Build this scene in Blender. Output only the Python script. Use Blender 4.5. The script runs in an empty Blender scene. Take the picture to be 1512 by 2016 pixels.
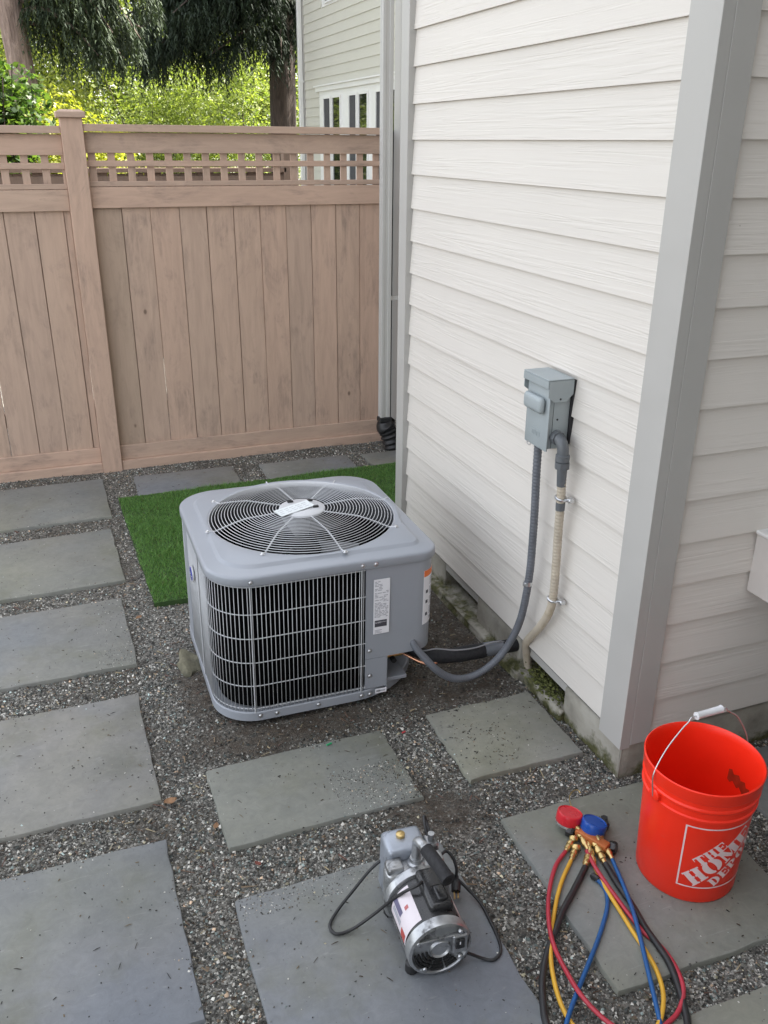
import bpy, bmesh, math, random
import numpy as np
from mathutils import Vector, Matrix
random.seed(7); rng = np.random.default_rng(7)
D = bpy.data; scene = bpy.context.scene; COL = scene.collection
R = math.radians

# ------------------------------------------------------------------ camera
cam = D.cameras.new('camera'); camo = D.objects.new('camera', cam); COL.objects.link(camo)
cam.sensor_fit = 'VERTICAL'; cam.sensor_height = 24.0; cam.lens = 24.0*1713.52/2016
cam.clip_start = 0.05; cam.clip_end = 1000
yaw, pitch, roll = 0.366529, 0.401572, 0.0083562
CAM = Vector((-1.49116, -1.80378, 1.86498))
Fv = Vector((math.sin(yaw)*math.cos(pitch), math.cos(yaw)*math.cos(pitch), -math.sin(pitch)))
Rv = Vector((math.cos(yaw), -math.sin(yaw), 0)); Uv = Rv.cross(Fv)
r_ = math.cos(roll)*Rv+math.sin(roll)*Uv; u_ = -math.sin(roll)*Rv+math.cos(roll)*Uv
camo.matrix_world = Matrix(((r_.x,u_.x,-Fv.x,CAM.x),(r_.y,u_.y,-Fv.y,CAM.y),(r_.z,u_.z,-Fv.z,CAM.z),(0,0,0,1)))
scene.camera = camo
def ray(q):
    return Fv+(q[0]-756)/1713.52*r_-(q[1]-1008)/1713.52*u_
def atz(q, z):                      # photo pixel -> point at height z (used to survey positions)
    d = ray(q); t = (z-CAM.z)/d.z; return CAM+d*t

# ------------------------------------------------------------------ light
SUN_EL, SUN_AZ = 57.0, 89.0         # azimuth measured from +Y towards +X
world = D.worlds.new('World'); scene.world = world; world.use_nodes = True
nt = world.node_tree; nt.nodes.clear()
wo = nt.nodes.new('ShaderNodeOutputWorld'); bg = nt.nodes.new('ShaderNodeBackground')
sky = nt.nodes.new('ShaderNodeTexSky'); sky.sky_type = 'NISHITA'; sky.sun_disc = False
sky.sun_elevation = R(SUN_EL); sky.sun_rotation = R(SUN_AZ)
sky.air_density = 1.0; sky.dust_density = 2.5; sky.ozone_density = 1.0
hs = nt.nodes.new('ShaderNodeHueSaturation'); hs.inputs['Saturation'].default_value = 0.26
nt.links.new(sky.outputs[0], hs.inputs['Color']); nt.links.new(hs.outputs[0], bg.inputs[0])
bg.inputs[1].default_value = 0.13; nt.links.new(bg.outputs[0], wo.inputs[0])
sl = D.lights.new('sun', 'SUN'); sl.energy = 4.2; sl.angle = R(0.55); sl.color = (1.0, 0.95, 0.86)
so = D.objects.new('sun', sl); COL.objects.link(so)
sd = Vector((math.cos(R(SUN_EL))*math.sin(R(SUN_AZ)), math.cos(R(SUN_EL))*math.cos(R(SUN_AZ)), math.sin(R(SUN_EL))))
so.rotation_euler = sd.to_track_quat('Z', 'Y').to_euler(); so.location = (8, 0, 14)
vs = scene.view_settings; vs.view_transform = 'Standard'; vs.look = 'None'; vs.gamma = 1.0
vs.use_curve_mapping = False; vs.exposure = 2.38
scene.cycles.max_bounces = 6; scene.cycles.transparent_max_bounces = 8
scene.cycles.use_denoising = True

# ------------------------------------------------------------------ helpers
def new_obj(name, me, parent=None, mat=None, loc=None, rot=None):
    o = D.objects.new(name, me); COL.objects.link(o)
    if mat is not None and me is not None and not me.materials: me.materials.append(mat)
    if parent is not None: o.parent = parent
    if loc is not None: o.location = loc
    if rot is not None: o.rotation_euler = rot
    return o
def pyme(verts, faces, smooth=False):
    me = D.meshes.new('m'); me.from_pydata([tuple(v) for v in verts], [], faces)
    if smooth: me.polygons.foreach_set('use_smooth', [True]*len(me.polygons))
    me.update(); return me
def bm_me(bm, smooth=False, angle=None):
    me = D.meshes.new('m'); bmesh.ops.recalc_face_normals(bm, faces=bm.faces[:]); bm.to_mesh(me); bm.free()
    if smooth or angle: me.polygons.foreach_set('use_smooth', [True]*len(me.polygons))
    if angle: me.set_sharp_from_angle(angle=R(angle))
    return me
def add_box(bm, x0, x1, y0, y1, z0, z1, bev=0.0, seg=1):
    v = [bm.verts.new(p) for p in ((x0,y0,z0),(x1,y0,z0),(x1,y1,z0),(x0,y1,z0),(x0,y0,z1),(x1,y0,z1),(x1,y1,z1),(x0,y1,z1))]
    fs = [bm.faces.new([v[i] for i in f]) for f in ((0,3,2,1),(4,5,6,7),(0,1,5,4),(1,2,6,5),(2,3,7,6),(3,0,4,7))]
    if bev > 0:
        es = list({e for f in fs for e in f.edges})
        bmesh.ops.bevel(bm, geom=es, offset=bev, segments=seg, profile=0.5, affect='EDGES')
def box_me(x0, x1, y0, y1, z0, z1, bev=0.0, seg=1):
    bm = bmesh.new(); add_box(bm, x0, x1, y0, y1, z0, z1, bev, seg); return bm_me(bm, angle=35 if bev else None)
def box(name, parent, mat, x0, x1, y0, y1, z0, z1, bev=0.0, seg=1):
    return new_obj(name, box_me(x0,x1,y0,y1,z0,z1,bev,seg), parent, mat)
def smooth_path(pts, n=8, closed=False):
    P = [Vector(p) for p in pts]; out = []; m = len(P)
    for i in range(m if closed else m-1):
        if closed: a,b,c,d = P[(i-1)%m],P[i],P[(i+1)%m],P[(i+2)%m]
        else: a,b,c,d = P[max(i-1,0)],P[i],P[i+1],P[min(i+2,m-1)]
        for k in range(n):
            t = k/n
            out.append(0.5*((2*b)+(c-a)*t+(2*a-5*b+4*c-d)*t*t+(3*b-a-3*c+d)*t*t*t))
    if not closed: out.append(P[-1])
    return out
def add_tube(bm, path, rad, n=8, closed=False, cap=True):
    path = [Vector(p) for p in path]; m = len(path); rings = []
    up = None
    for i in range(m):
        if closed: t = path[(i+1)%m]-path[(i-1)%m]
        else: t = path[min(i+1,m-1)]-path[max(i-1,0)]
        t.normalize()
        if up is None:
            up = Vector((0,0,1)) if abs(t.z) < 0.9 else Vector((1,0,0))
        up = (up-t*up.dot(t))
        if up.length < 1e-5: up = t.orthogonal()
        up.normalize(); s = t.cross(up)
        rr = rad[i] if hasattr(rad, '__len__') else rad
        rings.append([bm.verts.new(path[i]+(math.cos(2*math.pi*k/n)*up+math.sin(2*math.pi*k/n)*s)*rr) for k in range(n)])
    for i in range(m if closed else m-1):
        A, B = rings[i], rings[(i+1)%m]
        for k in range(n): bm.faces.new((A[k], A[(k+1)%n], B[(k+1)%n], B[k]))
    if cap and not closed:
        bm.faces.new(rings[0][::-1]); bm.faces.new(rings[-1])
def tube_me(path, rad, n=8, closed=False):
    bm = bmesh.new(); add_tube(bm, path, rad, n, closed); return bm_me(bm, angle=50)
def tube(name, parent, mat, path, rad, n=8, closed=False):
    return new_obj(name, tube_me(path, rad, n, closed), parent, mat)
def add_lathe(bm, prof, n=32, M=None, closed_prof=False):
    rings = []
    for (r, z) in prof:
        ring = [bm.verts.new((M @ Vector((r*math.cos(2*math.pi*k/n), r*math.sin(2*math.pi*k/n), z))) if M else
                (r*math.cos(2*math.pi*k/n), r*math.sin(2*math.pi*k/n), z)) for k in range(n)]
        rings.append(ring)
    for i in range(len(prof)-1+(1 if closed_prof else 0)):
        A, B = rings[i], rings[(i+1) % len(prof)]
        for k in range(n): bm.faces.new((A[k], A[(k+1)%n], B[(k+1)%n], B[k]))
    if not closed_prof:
        if prof[0][0] > 1e-6: bm.faces.new(rings[0][::-1])
        if prof[-1][0] > 1e-6: bm.faces.new(rings[-1])
def lathe(name, parent, mat, prof, n=32, M=None, angle=40, closed_prof=False):
    bm = bmesh.new(); add_lathe(bm, prof, n, M, closed_prof); return new_obj(name, bm_me(bm, angle=angle), parent, mat)
def frame(origin, zdir, xhint=(1,0,0)):
    z = Vector(zdir).normalized(); x = Vector(xhint); x = (x-z*x.dot(z)).normalized(); y = z.cross(x)
    return Matrix(((x.x,y.x,z.x,origin[0]),(x.y,y.y,z.y,origin[1]),(x.z,y.z,z.z,origin[2]),(0,0,0,1)))
def thing(name, label, cat, loc=(0,0,0), rot=(0,0,0), group=None, kind=None):
    o = D.objects.new(name, None); COL.objects.link(o); o.location = loc; o.rotation_euler = rot
    o.empty_display_size = 0.1
    o['label'] = label
    if cat: o['category'] = cat
    if group: o['group'] = group
    if kind: o['kind'] = kind
    return o
def tag(o, label, cat, group=None, kind=None):
    o['label'] = label
    if cat: o['category'] = cat
    if group: o['group'] = group
    if kind: o['kind'] = kind
    return o
def text_me(body, size, extrude=0.0):
    cu = D.curves.new('t', 'FONT'); cu.body = body; cu.size = size; cu.extrude = extrude; cu.align_x = 'CENTER'; cu.align_y = 'CENTER'
    cu.resolution_u = 3
    o = D.objects.new('t', cu); COL.objects.link(o)
    dg = bpy.context.evaluated_depsgraph_get()
    me = D.meshes.new_from_object(o.evaluated_get(dg)); D.objects.remove(o); D.curves.remove(cu)
    return me

# ------------------------------------------------------------------ materials
class NB:
    def __init__(s, name):
        s.m = D.materials.new(name); s.m.use_nodes = True; s.t = s.m.node_tree
        s.b = s.t.nodes['Principled BSDF']; s.out = s.t.nodes['Material Output']
    def n(s, ty, **kw):
        nd = s.t.nodes.new(ty)
        for k, v in kw.items():
            if hasattr(nd, k): setattr(nd, k, v)
            else: nd.inputs[k.replace('_', ' ')].default_value = v
        return nd
    def l(s, a, b): s.t.links.new(a, b)
    def coord(s, scale=(1,1,1), rand=0.0, space='Object'):
        tc = s.n('ShaderNodeTexCoord'); mp = s.n('ShaderNodeMapping'); mp.inputs['Scale'].default_value = scale
        s.l(tc.outputs[space], mp.inputs[0])
        if rand:
            oi = s.n('ShaderNodeObjectInfo'); cx = s.n('ShaderNodeCombineXYZ')
            for k, f in enumerate((rand, rand*1.7, rand*0.6)):
                mu = s.n('ShaderNodeMath', operation='MULTIPLY'); s.l(oi.outputs['Random'], mu.inputs[0]); mu.inputs[1].default_value = f
                s.l(mu.outputs[0], cx.inputs[k])
            s.l(cx.outputs[0], mp.inputs['Location'])
        return mp.outputs[0]
    def noise(s, vec, scale, detail=4, rough=0.55, dist=0.0):
        nd = s.n('ShaderNodeTexNoise'); nd.inputs['Scale'].default_value = scale; nd.inputs['Detail'].default_value = detail
        nd.inputs['Roughness'].default_value = rough; nd.inputs['Distortion'].default_value = dist
        if vec is not None: s.l(vec, nd.inputs['Vector'])
        return nd.outputs['Fac']
    def ramp(s, fac, stops):
        nd = s.n('ShaderNodeValToRGB'); cr = nd.color_ramp
        while len(cr.elements) < len(stops): cr.elements.new(0.5)
        for e, (p, c) in zip(cr.elements, stops):
            e.position = p; e.color = (c, c, c, 1) if not hasattr(c, '__len__') else (*c[:3], 1)
        s.l(fac, nd.inputs[0]); return nd.outputs[0]
    def mix(s, fac, a, b, mode='MIX'):
        nd = s.n('ShaderNodeMix'); nd.data_type = 'RGBA'; nd.blend_type = mode
        for v, i in ((fac, 0), (a, 6), (b, 7)):
            if hasattr(v, 'links'): s.l(v, nd.inputs[i])
            elif i == 0: nd.inputs[0].default_value = v
            else: nd.inputs[i].default_value = (*v[:3], 1)
        return nd.outputs[2]
    def col(s, v):
        if hasattr(v, 'links'): s.l(v, s.b.inputs['Base Color'])
        else: s.b.inputs['Base Color'].default_value = (*v[:3], 1)
    def rough(s, v):
        if hasattr(v, 'links'): s.l(v, s.b.inputs['Roughness'])
        else: s.b.inputs['Roughness'].default_value = v
    def bump(s, h, strength=0.3, dist=0.002):
        bp = s.n('ShaderNodeBump'); bp.inputs['Strength'].default_value = strength; bp.inputs['Distance'].default_value = dist
        s.l(h, bp.inputs['Height']); s.l(bp.outputs[0], s.b.inputs['Normal'])

def plain(name, c, rough=0.5, metal=0.0, var=0.12, scale=18, bump=0.0, wear=None, spec=0.5, rscale=None):
    k = NB(name); v = k.coord(rand=3.0)
    f = k.noise(v, scale, 5, 0.6)
    lo = tuple(x*(1-var) for x in c); hi = tuple(min(1, x*(1+var)) for x in c)
    cc = k.ramp(f, [(0.3, lo), (0.7, hi)])
    if wear:
        f2 = k.noise(v, wear[1], 6, 0.7, 0.6); cc = k.mix(k.ramp(f2, [(wear[2], 0.0), (wear[2]+0.12, 1.0)]), cc, wear[0])
    k.col(cc); k.b.inputs['Metallic'].default_value = metal
    k.rough(k.ramp(k.noise(v, rscale or scale*2, 4), [(0.3, max(0.02, rough*0.8)), (0.7, min(1, rough*1.2))]))
    k.b.inputs['Specular IOR Level'].default_value = spec
    if bump: k.bump(k.noise(v, scale*6, 4), 0.5, bump)
    return k.m

def siding_mat(name, base, axis):
    # embossed cedar grain on fibre-cement planks; grain runs along `axis`
    k = NB(name)
    sc = (1.0, 0.75, 24.0) if axis == 'y' else (0.75, 1.0, 24.0)
    v = k.coord(sc, rand=11.0)
    w = k.noise(v, 2.1, 3, 0.55, 0.5)
    mul = k.n('ShaderNodeMath', operation='MULTIPLY'); k.l(w, mul.inputs[0]); mul.inputs[1].default_value = 21.0
    sn = k.n('ShaderNodeMath', operation='SINE'); k.l(mul.outputs[0], sn.inputs[0])
    mul2 = k.n('ShaderNodeMath', operation='MULTIPLY'); k.l(sn.outputs[0], mul2.inputs[0])
    fade = k.ramp(k.noise(v, 0.9, 2), [(0.36, 0.12), (0.6, 1.0)]); k.l(fade, mul2.inputs[1])
    fine = k.noise(k.coord((3, 3, 90) if axis else 1, rand=5.0), 3.0, 3)
    add = k.n('ShaderNodeMath', operation='MULTIPLY_ADD'); k.l(fine, add.inputs[0]); add.inputs[1].default_value = 0.5; k.l(mul2.outputs[0], add.inputs[2])
    k.bump(add.outputs[0], 0.5, 0.0008)
    big = k.noise(k.coord((0.8, 0.8, 1.2), space='Object', rand=2.0), 1.6, 4)
    c = k.ramp(big, [(0.3, tuple(x*0.95 for x in base)), (0.7, base)])
    spl = k.ramp(k.noise(k.coord((9, 9, 9), rand=4.0), 6.0, 2), [(0.79, 0.0), (0.83, 1.0)])
    k.col(k.mix(spl, c, (0.30, 0.27, 0.22))); k.rough(0.55); k.b.inputs['Specular IOR Level'].default_value = 0.35
    return k.m

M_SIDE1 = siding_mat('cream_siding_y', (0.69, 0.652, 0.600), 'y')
M_SIDE2 = siding_mat('cream_siding_x_lightened', (0.74, 0.698, 0.645), 'x')  # same siding, base colour lightened to offset the shade on this wall
M_SIDE_N = siding_mat('beige_siding_far', (0.58, 0.57, 0.50), 'y')
M_TRIM = plain('trim_paint', (0.445, 0.435, 0.412), 0.5, var=0.03, scale=4, bump=0.0002)
M_WHITE = plain('white_trim_paint', (0.78, 0.78, 0.76), 0.4, var=0.03, scale=3)
M_CONC = None
def concrete_mat():
    k = NB('foundation_concrete'); v = k.coord()
    c = k.ramp(k.noise(v, 7, 7, 0.65), [(0.25, (0.20, 0.185, 0.155)), (0.55, (0.36, 0.34, 0.29)), (0.8, (0.46, 0.44, 0.39))])
    tc = k.n('ShaderNodeTexCoord'); sp = k.n('ShaderNodeSeparateXYZ'); k.l(tc.outputs['Object'], sp.inputs[0])
    hz = k.n('ShaderNodeMapRange'); hz.inputs[1].default_value = 0.0; hz.inputs[2].default_value = 0.11; hz.inputs[3].default_value = 0.20; hz.inputs[4].default_value = -0.25
    k.l(sp.outputs['Z'], hz.inputs[0])
    ad = k.n('ShaderNodeMath', operation='ADD'); k.l(k.noise(v, 9, 5, 0.65), ad.inputs[0]); k.l(hz.outputs[0], ad.inputs[1])
    moss = k.ramp(ad.outputs[0], [(0.55, 0.0), (0.70, 1.0)])
    mc = k.ramp(k.noise(v, 40, 3), [(0.3, (0.035, 0.04, 0.012)), (0.7, (0.13, 0.125, 0.05))])
    k.col(k.mix(moss, c, mc)); k.rough(0.9); k.bump(k.noise(v, 55, 6, 0.7), 0.6, 0.004); return k.m
M_CONC = concrete_mat()
M_MOSS = plain('moss', (0.095, 0.105, 0.028), 0.95, var=0.6, scale=60, bump=0.004)
def wood_mat(name, tan, axis='z', red=0.0):
    k = NB(name)
    sc = {'z': (9, 9, 1.1), 'x': (1.1, 9, 9), 'y': (9, 1.1, 9)}[axis]
    v = k.coord(sc, rand=13.0); vu = k.coord((1,1,1), rand=9.0)
    g = k.noise(v, 3.0, 6, 0.6, 0.8)
    c1 = k.ramp(g, [(0.25, tuple(x*0.84 for x in tan)), (0.55, tan), (0.8, tuple(x*1.1 for x in tan))])
    oi = k.n('ShaderNodeObjectInfo')
    pb = k.ramp(oi.outputs['Random'], [(0.0, (0.93, 0.92, 0.92)), (0.5, (1.0, 0.985, 0.97)), (1.0, (1.05, 1.0, 0.98))])
    c2 = k.mix(1.0, c1, pb, 'MULTIPLY')
    # worn grey blotches where stain has gone
    bl = k.noise(k.coord((3.2,3.2,1.5) if axis == 'z' else (1.5,3.2,3.2), rand=17.0), 2.2, 6, 0.7, 0.6)
    bm_ = k.ramp(bl, [(0.50, 0.0), (0.70, 0.85)])
    fine = k.ramp(k.noise(v, 9.0, 5, 0.7), [(0.4, 0.15), (0.65, 1.0)])
    mm = k.n('ShaderNodeMath', operation='MULTIPLY'); k.l(bm_, mm.inputs[0]); k.l(fine, mm.inputs[1])
    c3 = k.mix(mm.outputs[0], c2, (0.25, 0.19, 0.158))
    vor = k.n('ShaderNodeTexVoronoi'); vor.inputs['Scale'].default_value = 2.4; k.l(k.coord((1.6,1.6,1.0) if axis=='z' else (1.0,1.6,1.6), rand=23.0), vor.inputs['Vector'])
    kn = k.ramp(vor.outputs['Distance'], [(0.022, 0.8), (0.045, 0.0)])
    k.col(k.mix(kn, c3, (0.15, 0.10, 0.075))); k.rough(0.8); k.b.inputs['Specular IOR Level'].default_value = 0.25
    k.bump(g, 0.35, 0.003); return k.m
TAN = (0.535, 0.395, 0.310)
M_WOOD = wood_mat('fence_stain_upright', TAN, 'z'); M_WOODX = wood_mat('fence_stain_rail', TAN, 'x')
def slab_mat():
    k = NB('bluestone'); v = k.coord((1,1,1), rand=31.0)
    a = k.ramp(k.noise(v, 2.0, 6, 0.6, 0.3), [(0.25, (0.160, 0.164, 0.166)), (0.5, (0.200, 0.200, 0.195)), (0.75, (0.240, 0.236, 0.222))])
    hue = k.ramp(k.noise(v, 1.3, 3, 0.5, 0.4), [(0.32, (0.93, 0.98, 1.08)), (0.48, (1, 1, 1)), (0.64, (1.03, 1.03, 0.93))])
    c = k.mix(1.0, a, hue, 'MULTIPLY')
    oi = k.n('ShaderNodeObjectInfo')
    c = k.mix(1.0, c, k.ramp(oi.outputs['Random'], [(0, (0.92, 0.96, 1.03)), (0.35, (1.02, 1.02, 1.02)), (0.7, (1.03, 1.05, 0.93)), (1, (1.12, 1.10, 1.05))]), 'MULTIPLY')
    gr = k.ramp(k.noise(v, 2.6, 5, 0.65), [(0.54, 0.0), (0.76, 0.55)]); c = k.mix(gr, c, (0.14, 0.14, 0.085))
    sc = k.ramp(k.noise(k.coord((2,14,1), rand=7.0), 3.5, 5, 0.75, 1.2), [(0.60, 0.0), (0.74, 0.45)]); c = k.mix(sc, c, (0.34, 0.34, 0.33))
    sp = k.ramp(k.noise(v, 120, 3, 0.8), [(0.70, 0.0), (0.80, 0.7)]); c = k.mix(sp, c, (0.36, 0.36, 0.34)); mt_ = k.ramp(k.noise(v, 26, 6, 0.75, 0.8), [(0.3, (0.86,0.86,0.86)), (0.7, (1.10,1.10,1.09))]); c = k.mix(1.0, c, mt_, 'MULTIPLY')
    sp2 = k.ramp(k.noise(v, 70, 3, 0.8), [(0.24, 0.7), (0.32, 0.0)]); c = k.mix(sp2, c, (0.07, 0.066, 0.06))
    k.col(c); k.rough(k.ramp(k.noise(v, 5, 4), [(0.3, 0.62), (0.7, 0.82)])); k.b.inputs['Specular IOR Level'].default_value = 0.4
    k.bump(k.noise(v, 38, 7, 0.7), 0.35, 0.003); return k.m
M_SLAB = slab_mat()
def ground_mat():
    k = NB('gravel_bed'); v = k.coord()
    vor = k.n('ShaderNodeTexVoronoi'); vor.inputs['Scale'].default_value = 170; k.l(v, vor.inputs['Vector'])
    hv = k.n('ShaderNodeSeparateColor'); k.l(vor.outputs['Color'], hv.inputs[0])
    c = k.ramp(hv.outputs[0], [(0.0, (0.04, 0.037, 0.032)), (0.45, (0.11, 0.106, 0.094)), (0.8, (0.21, 0.2, 0.178)), (1.0, (0.42, 0.41, 0.37))])
    d = k.ramp(k.noise(v, 3.0, 6, 0.65), [(0.5, 0.0), (0.66, 0.85)]); c = k.mix(d, c, (0.085, 0.074, 0.058))
    sa = k.n('ShaderNodeAttribute'); sa.attribute_name = 'soil'
    md = k.n('ShaderNodeMath', operation='MULTIPLY'); k.l(sa.outputs['Fac'], md.inputs[0]); k.l(k.ramp(k.noise(v, 14, 5, 0.7), [(0.3, 0.35), (0.6, 1.0)]), md.inputs[1])
    c = k.mix(md.outputs[0], c, k.ramp(k.noise(v, 60, 4, 0.7), [(0.3, (0.030, 0.023, 0.017)), (0.7, (0.095, 0.074, 0.054))]))
    k.col(c); k.rough(0.92); k.bump(vor.outputs['Distance'], 0.8, 0.004); return k.m
M_GROUND = ground_mat()
def attr_mat(name, rough=0.85, trans=None, spec=0.3):
    k = NB(name); a = k.n('ShaderNodeAttribute'); a.attribute_name = 'Col'
    k.col(a.outputs['Color']); k.rough(rough); k.b.inputs['Specular IOR Level'].default_value = spec
    if trans:
        tr = k.n('ShaderNodeBsdfTranslucent'); k.l(k.mix(1.0, a.outputs['Color'], trans[1], 'MULTIPLY'), tr.inputs[0])
        mx = k.n('ShaderNodeMixShader'); mx.inputs[0].default_value = trans[0]
        k.l(k.b.outputs[0], mx.inputs[1]); k.l(tr.outputs[0], mx.inputs[2]); k.l(mx.outputs[0], k.out.inputs[0])
    return k.m
M_STONES = attr_mat('gravel_stone', 0.8)
M_LEAF = attr_mat('broad_leaf', 0.45, (0.45, (1.5, 1.6, 0.6)), 0.4)
M_NEEDLE = attr_mat('conifer_needle', 0.7, (0.15, (1.2, 1.3, 0.7)))
M_TURF = attr_mat('plastic_turf', 0.55, (0.25, (1.2, 1.3, 0.7)), 0.4)
M_BARK = None
def bark_mat(name, a, b):
    k = NB(name); v = k.coord((7, 7, 1.0), rand=5.0)
    g = k.noise(v, 3.2, 7, 0.65, 0.7)
    k.col(k.ramp(g, [(0.3, a), (0.7, b)])); k.rough(0.95); k.bump(g, 1.0, 0.05); return k.m
M_BARK1 = bark_mat('reddish_bark', (0.13, 0.09, 0.075), (0.42, 0.32, 0.27)); M_BARK2 = bark_mat('dark_bark', (0.035, 0.027, 0.022), (0.12, 0.09, 0.075))

M_ACP = plain('ac_grey_paint', (0.312, 0.332, 0.366), 0.34, var=0.03, scale=3, spec=0.5, rscale=2)
M_ACDARK = plain('coil_black', (0.0018, 0.0018, 0.002), 0.9, var=0.2, scale=40, spec=0.03)
M_WIRE = plain('guard_wire_grey', (0.56, 0.57, 0.585), 0.4, metal=0.1, var=0.05)
M_STEEL = plain('zinc_steel', (0.62, 0.63, 0.64), 0.3, metal=0.9, var=0.1)
M_ALU = plain('cast_aluminium', (0.43, 0.44, 0.45), 0.36, metal=0.8, var=0.2, scale=25, wear=((0.13,0.13,0.13), 14, 0.52), bump=0.0004)
M_BLACKP = plain('black_paint', (0.018, 0.018, 0.019), 0.28, var=0.3, spec=0.6)
M_RUBBER = plain('black_rubber', (0.02, 0.02, 0.021), 0.5, var=0.25)
M_FOAM = plain('black_foam', (0.016, 0.016, 0.018), 0.75, var=0.3, scale=60, bump=0.001)
M_BRASS = plain('brass', (0.60, 0.44, 0.19), 0.33, metal=0.9, var=0.18, scale=40)
M_COPPER = plain('copper', (0.72, 0.36, 0.22), 0.3, metal=0.95, var=0.15, scale=40)
M_BUCKET = plain('orange_plastic', (0.95, 0.032, 0.010), 0.36, var=0.05, scale=6, wear=((0.80, 0.11, 0.07), 9, 0.64), spec=0.45)
M_PRINT = plain('pink_white_print', (0.78, 0.60, 0.60), 0.5, var=0.06, scale=30, wear=((0.62, 0.30, 0.28), 22, 0.66))
M_GRIP = plain('white_plastic_grip', (0.74, 0.74, 0.75), 0.45, var=0.04)
M_RED = plain('red_rubber_boot', (0.62, 0.022, 0.035), 0.3, var=0.06)
M_BLUE = plain('blue_rubber_boot', (0.012, 0.075, 0.36), 0.3, var=0.08)
M_HRED = plain('red_hose', (0.42, 0.030, 0.050), 0.42, var=0.1); M_HBLUE = plain('blue_hose', (0.008, 0.085, 0.26), 0.42, var=0.1)
M_HYEL = plain('yellow_hose', (0.66, 0.37, 0.035), 0.45, var=0.1, wear=((0.30, 0.18, 0.04), 30, 0.68))
M_ORANGE = plain('orange_manifold', (0.50, 0.16, 0.05), 0.4, metal=0.3, var=0.15)
M_BOX = plain('disconnect_grey_paint', (0.335, 0.375, 0.385), 0.45, var=0.06, scale=9, wear=((0.25, 0.22, 0.16), 7, 0.66))
M_PVC = plain('grey_pvc', (0.115, 0.125, 0.135), 0.42, var=0.08)
def conduit_mat(name, c, stain=None):
    k = NB(name); v = k.coord(); tc = k.n('ShaderNodeTexCoord'); sp = k.n('ShaderNodeSeparateXYZ'); k.l(tc.outputs['UV'], sp.inputs[0])
    cc = k.ramp(k.noise(v, 14, 5), [(0.3, tuple(x*0.85 for x in c)), (0.7, tuple(x*1.1 for x in c))])
    if stain: cc = k.mix(k.ramp(k.noise(v, 11, 5, 0.7), [(0.56, 0.0), (0.75, 0.7)]), cc, stain)
    k.col(cc); k.rough(0.42); return k.m
M_COND = conduit_mat('grey_conduit', (0.135, 0.145, 0.165)); M_COND2 = conduit_mat('cream_conduit', (0.50, 0.44, 0.35), (0.26, 0.20, 0.09))
M_PAPER = plain('white_label', (0.80, 0.80, 0.83), 0.5, var=0.02)
M_INK = plain('label_ink', (0.06, 0.06, 0.075), 0.6, var=0.1); M_INKG = plain('label_grey_ink', (0.34, 0.34, 0.38), 0.6, var=0.3, scale=300)
M_LORANGE = plain('label_orange', (0.75, 0.17, 0.03), 0.5, var=0.05)
M_BADGE = plain('badge_blue', (0.02, 0.03, 0.30), 0.25, var=0.05)
M_GLASSW = None
k = NB('window_glass'); k.col((0.012, 0.014, 0.015)); k.rough(0.03); k.b.inputs['Specular IOR Level'].default_value = 0.9; M_GLASSW = k.m
M_SCREEN = plain('insect_screen', (0.06, 0.06, 0.065), 0.8, var=0.05)
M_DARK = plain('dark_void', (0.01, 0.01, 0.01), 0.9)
M_DOWN = plain('downspout_paint', (0.50, 0.495, 0.475), 0.4, var=0.03, scale=3)
M_PINKLAB = plain('pump_label', (0.66, 0.60, 0.63), 0.4, var=0.05, wear=((0.30, 0.10, 0.10), 16, 0.60))

# ------------------------------------------------------------------ the ground
SLABS = [  # x0,x1,y0,y1, rot deg
 (-1.925,-1.318,2.725,3.325,0.6), (-1.937,-1.330,1.932,2.553,1.0), (-1.955,-1.352,1.205,1.772,0.9), (-1.975,-1.368,0.402,1.004,0.2),
 (-1.980,-1.373,-0.366,0.240,0.3), (-1.150,-0.555,2.70,3.300,-1.2), (-0.390,0.182,2.70,3.262,-1.0), (0.283,0.86,2.70,3.230,0.0),
 (-1.214,-0.609,0.138,0.500,0.6), (-1.236,-0.630,-0.655,-0.050,0.5), (-0.436,-0.022,0.156,0.524,-0.8), (-0.432,0.172,-0.645,-0.030,-0.8),
 (-0.40,0.205,-1.352,-0.747,0.2), (0.335,0.94,-0.42,-0.03,0.0), (-1.24,-0.63,-1.40,-0.79,0.3), (-1.985,-1.38,-1.14,-0.53,0.2), (-2.72,-2.10,2.73,3.33,0.0), (-2.72,-2.11,1.93,2.54,0.4)]
TURF = [(-1.262,2.955),(0.46,2.985),(0.46,1.99),(0.02,1.99),(0.02,1.64),(-1.228,1.656)]
_t = []
for _i in range(6):
    (_ax, _ay), (_bx, _by) = TURF[_i], TURF[(_i+1) % 6]; _n = max(2, int(math.hypot(_bx-_ax, _by-_ay)/0.035))
    for _k in range(_n): _t.append((_ax+(_bx-_ax)*_k/_n+random.uniform(-.004,.004), _ay+(_by-_ay)*_k/_n+random.uniform(-.004,.004)))
TURF = _t
AC_C = (-0.732, 1.064)

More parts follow.
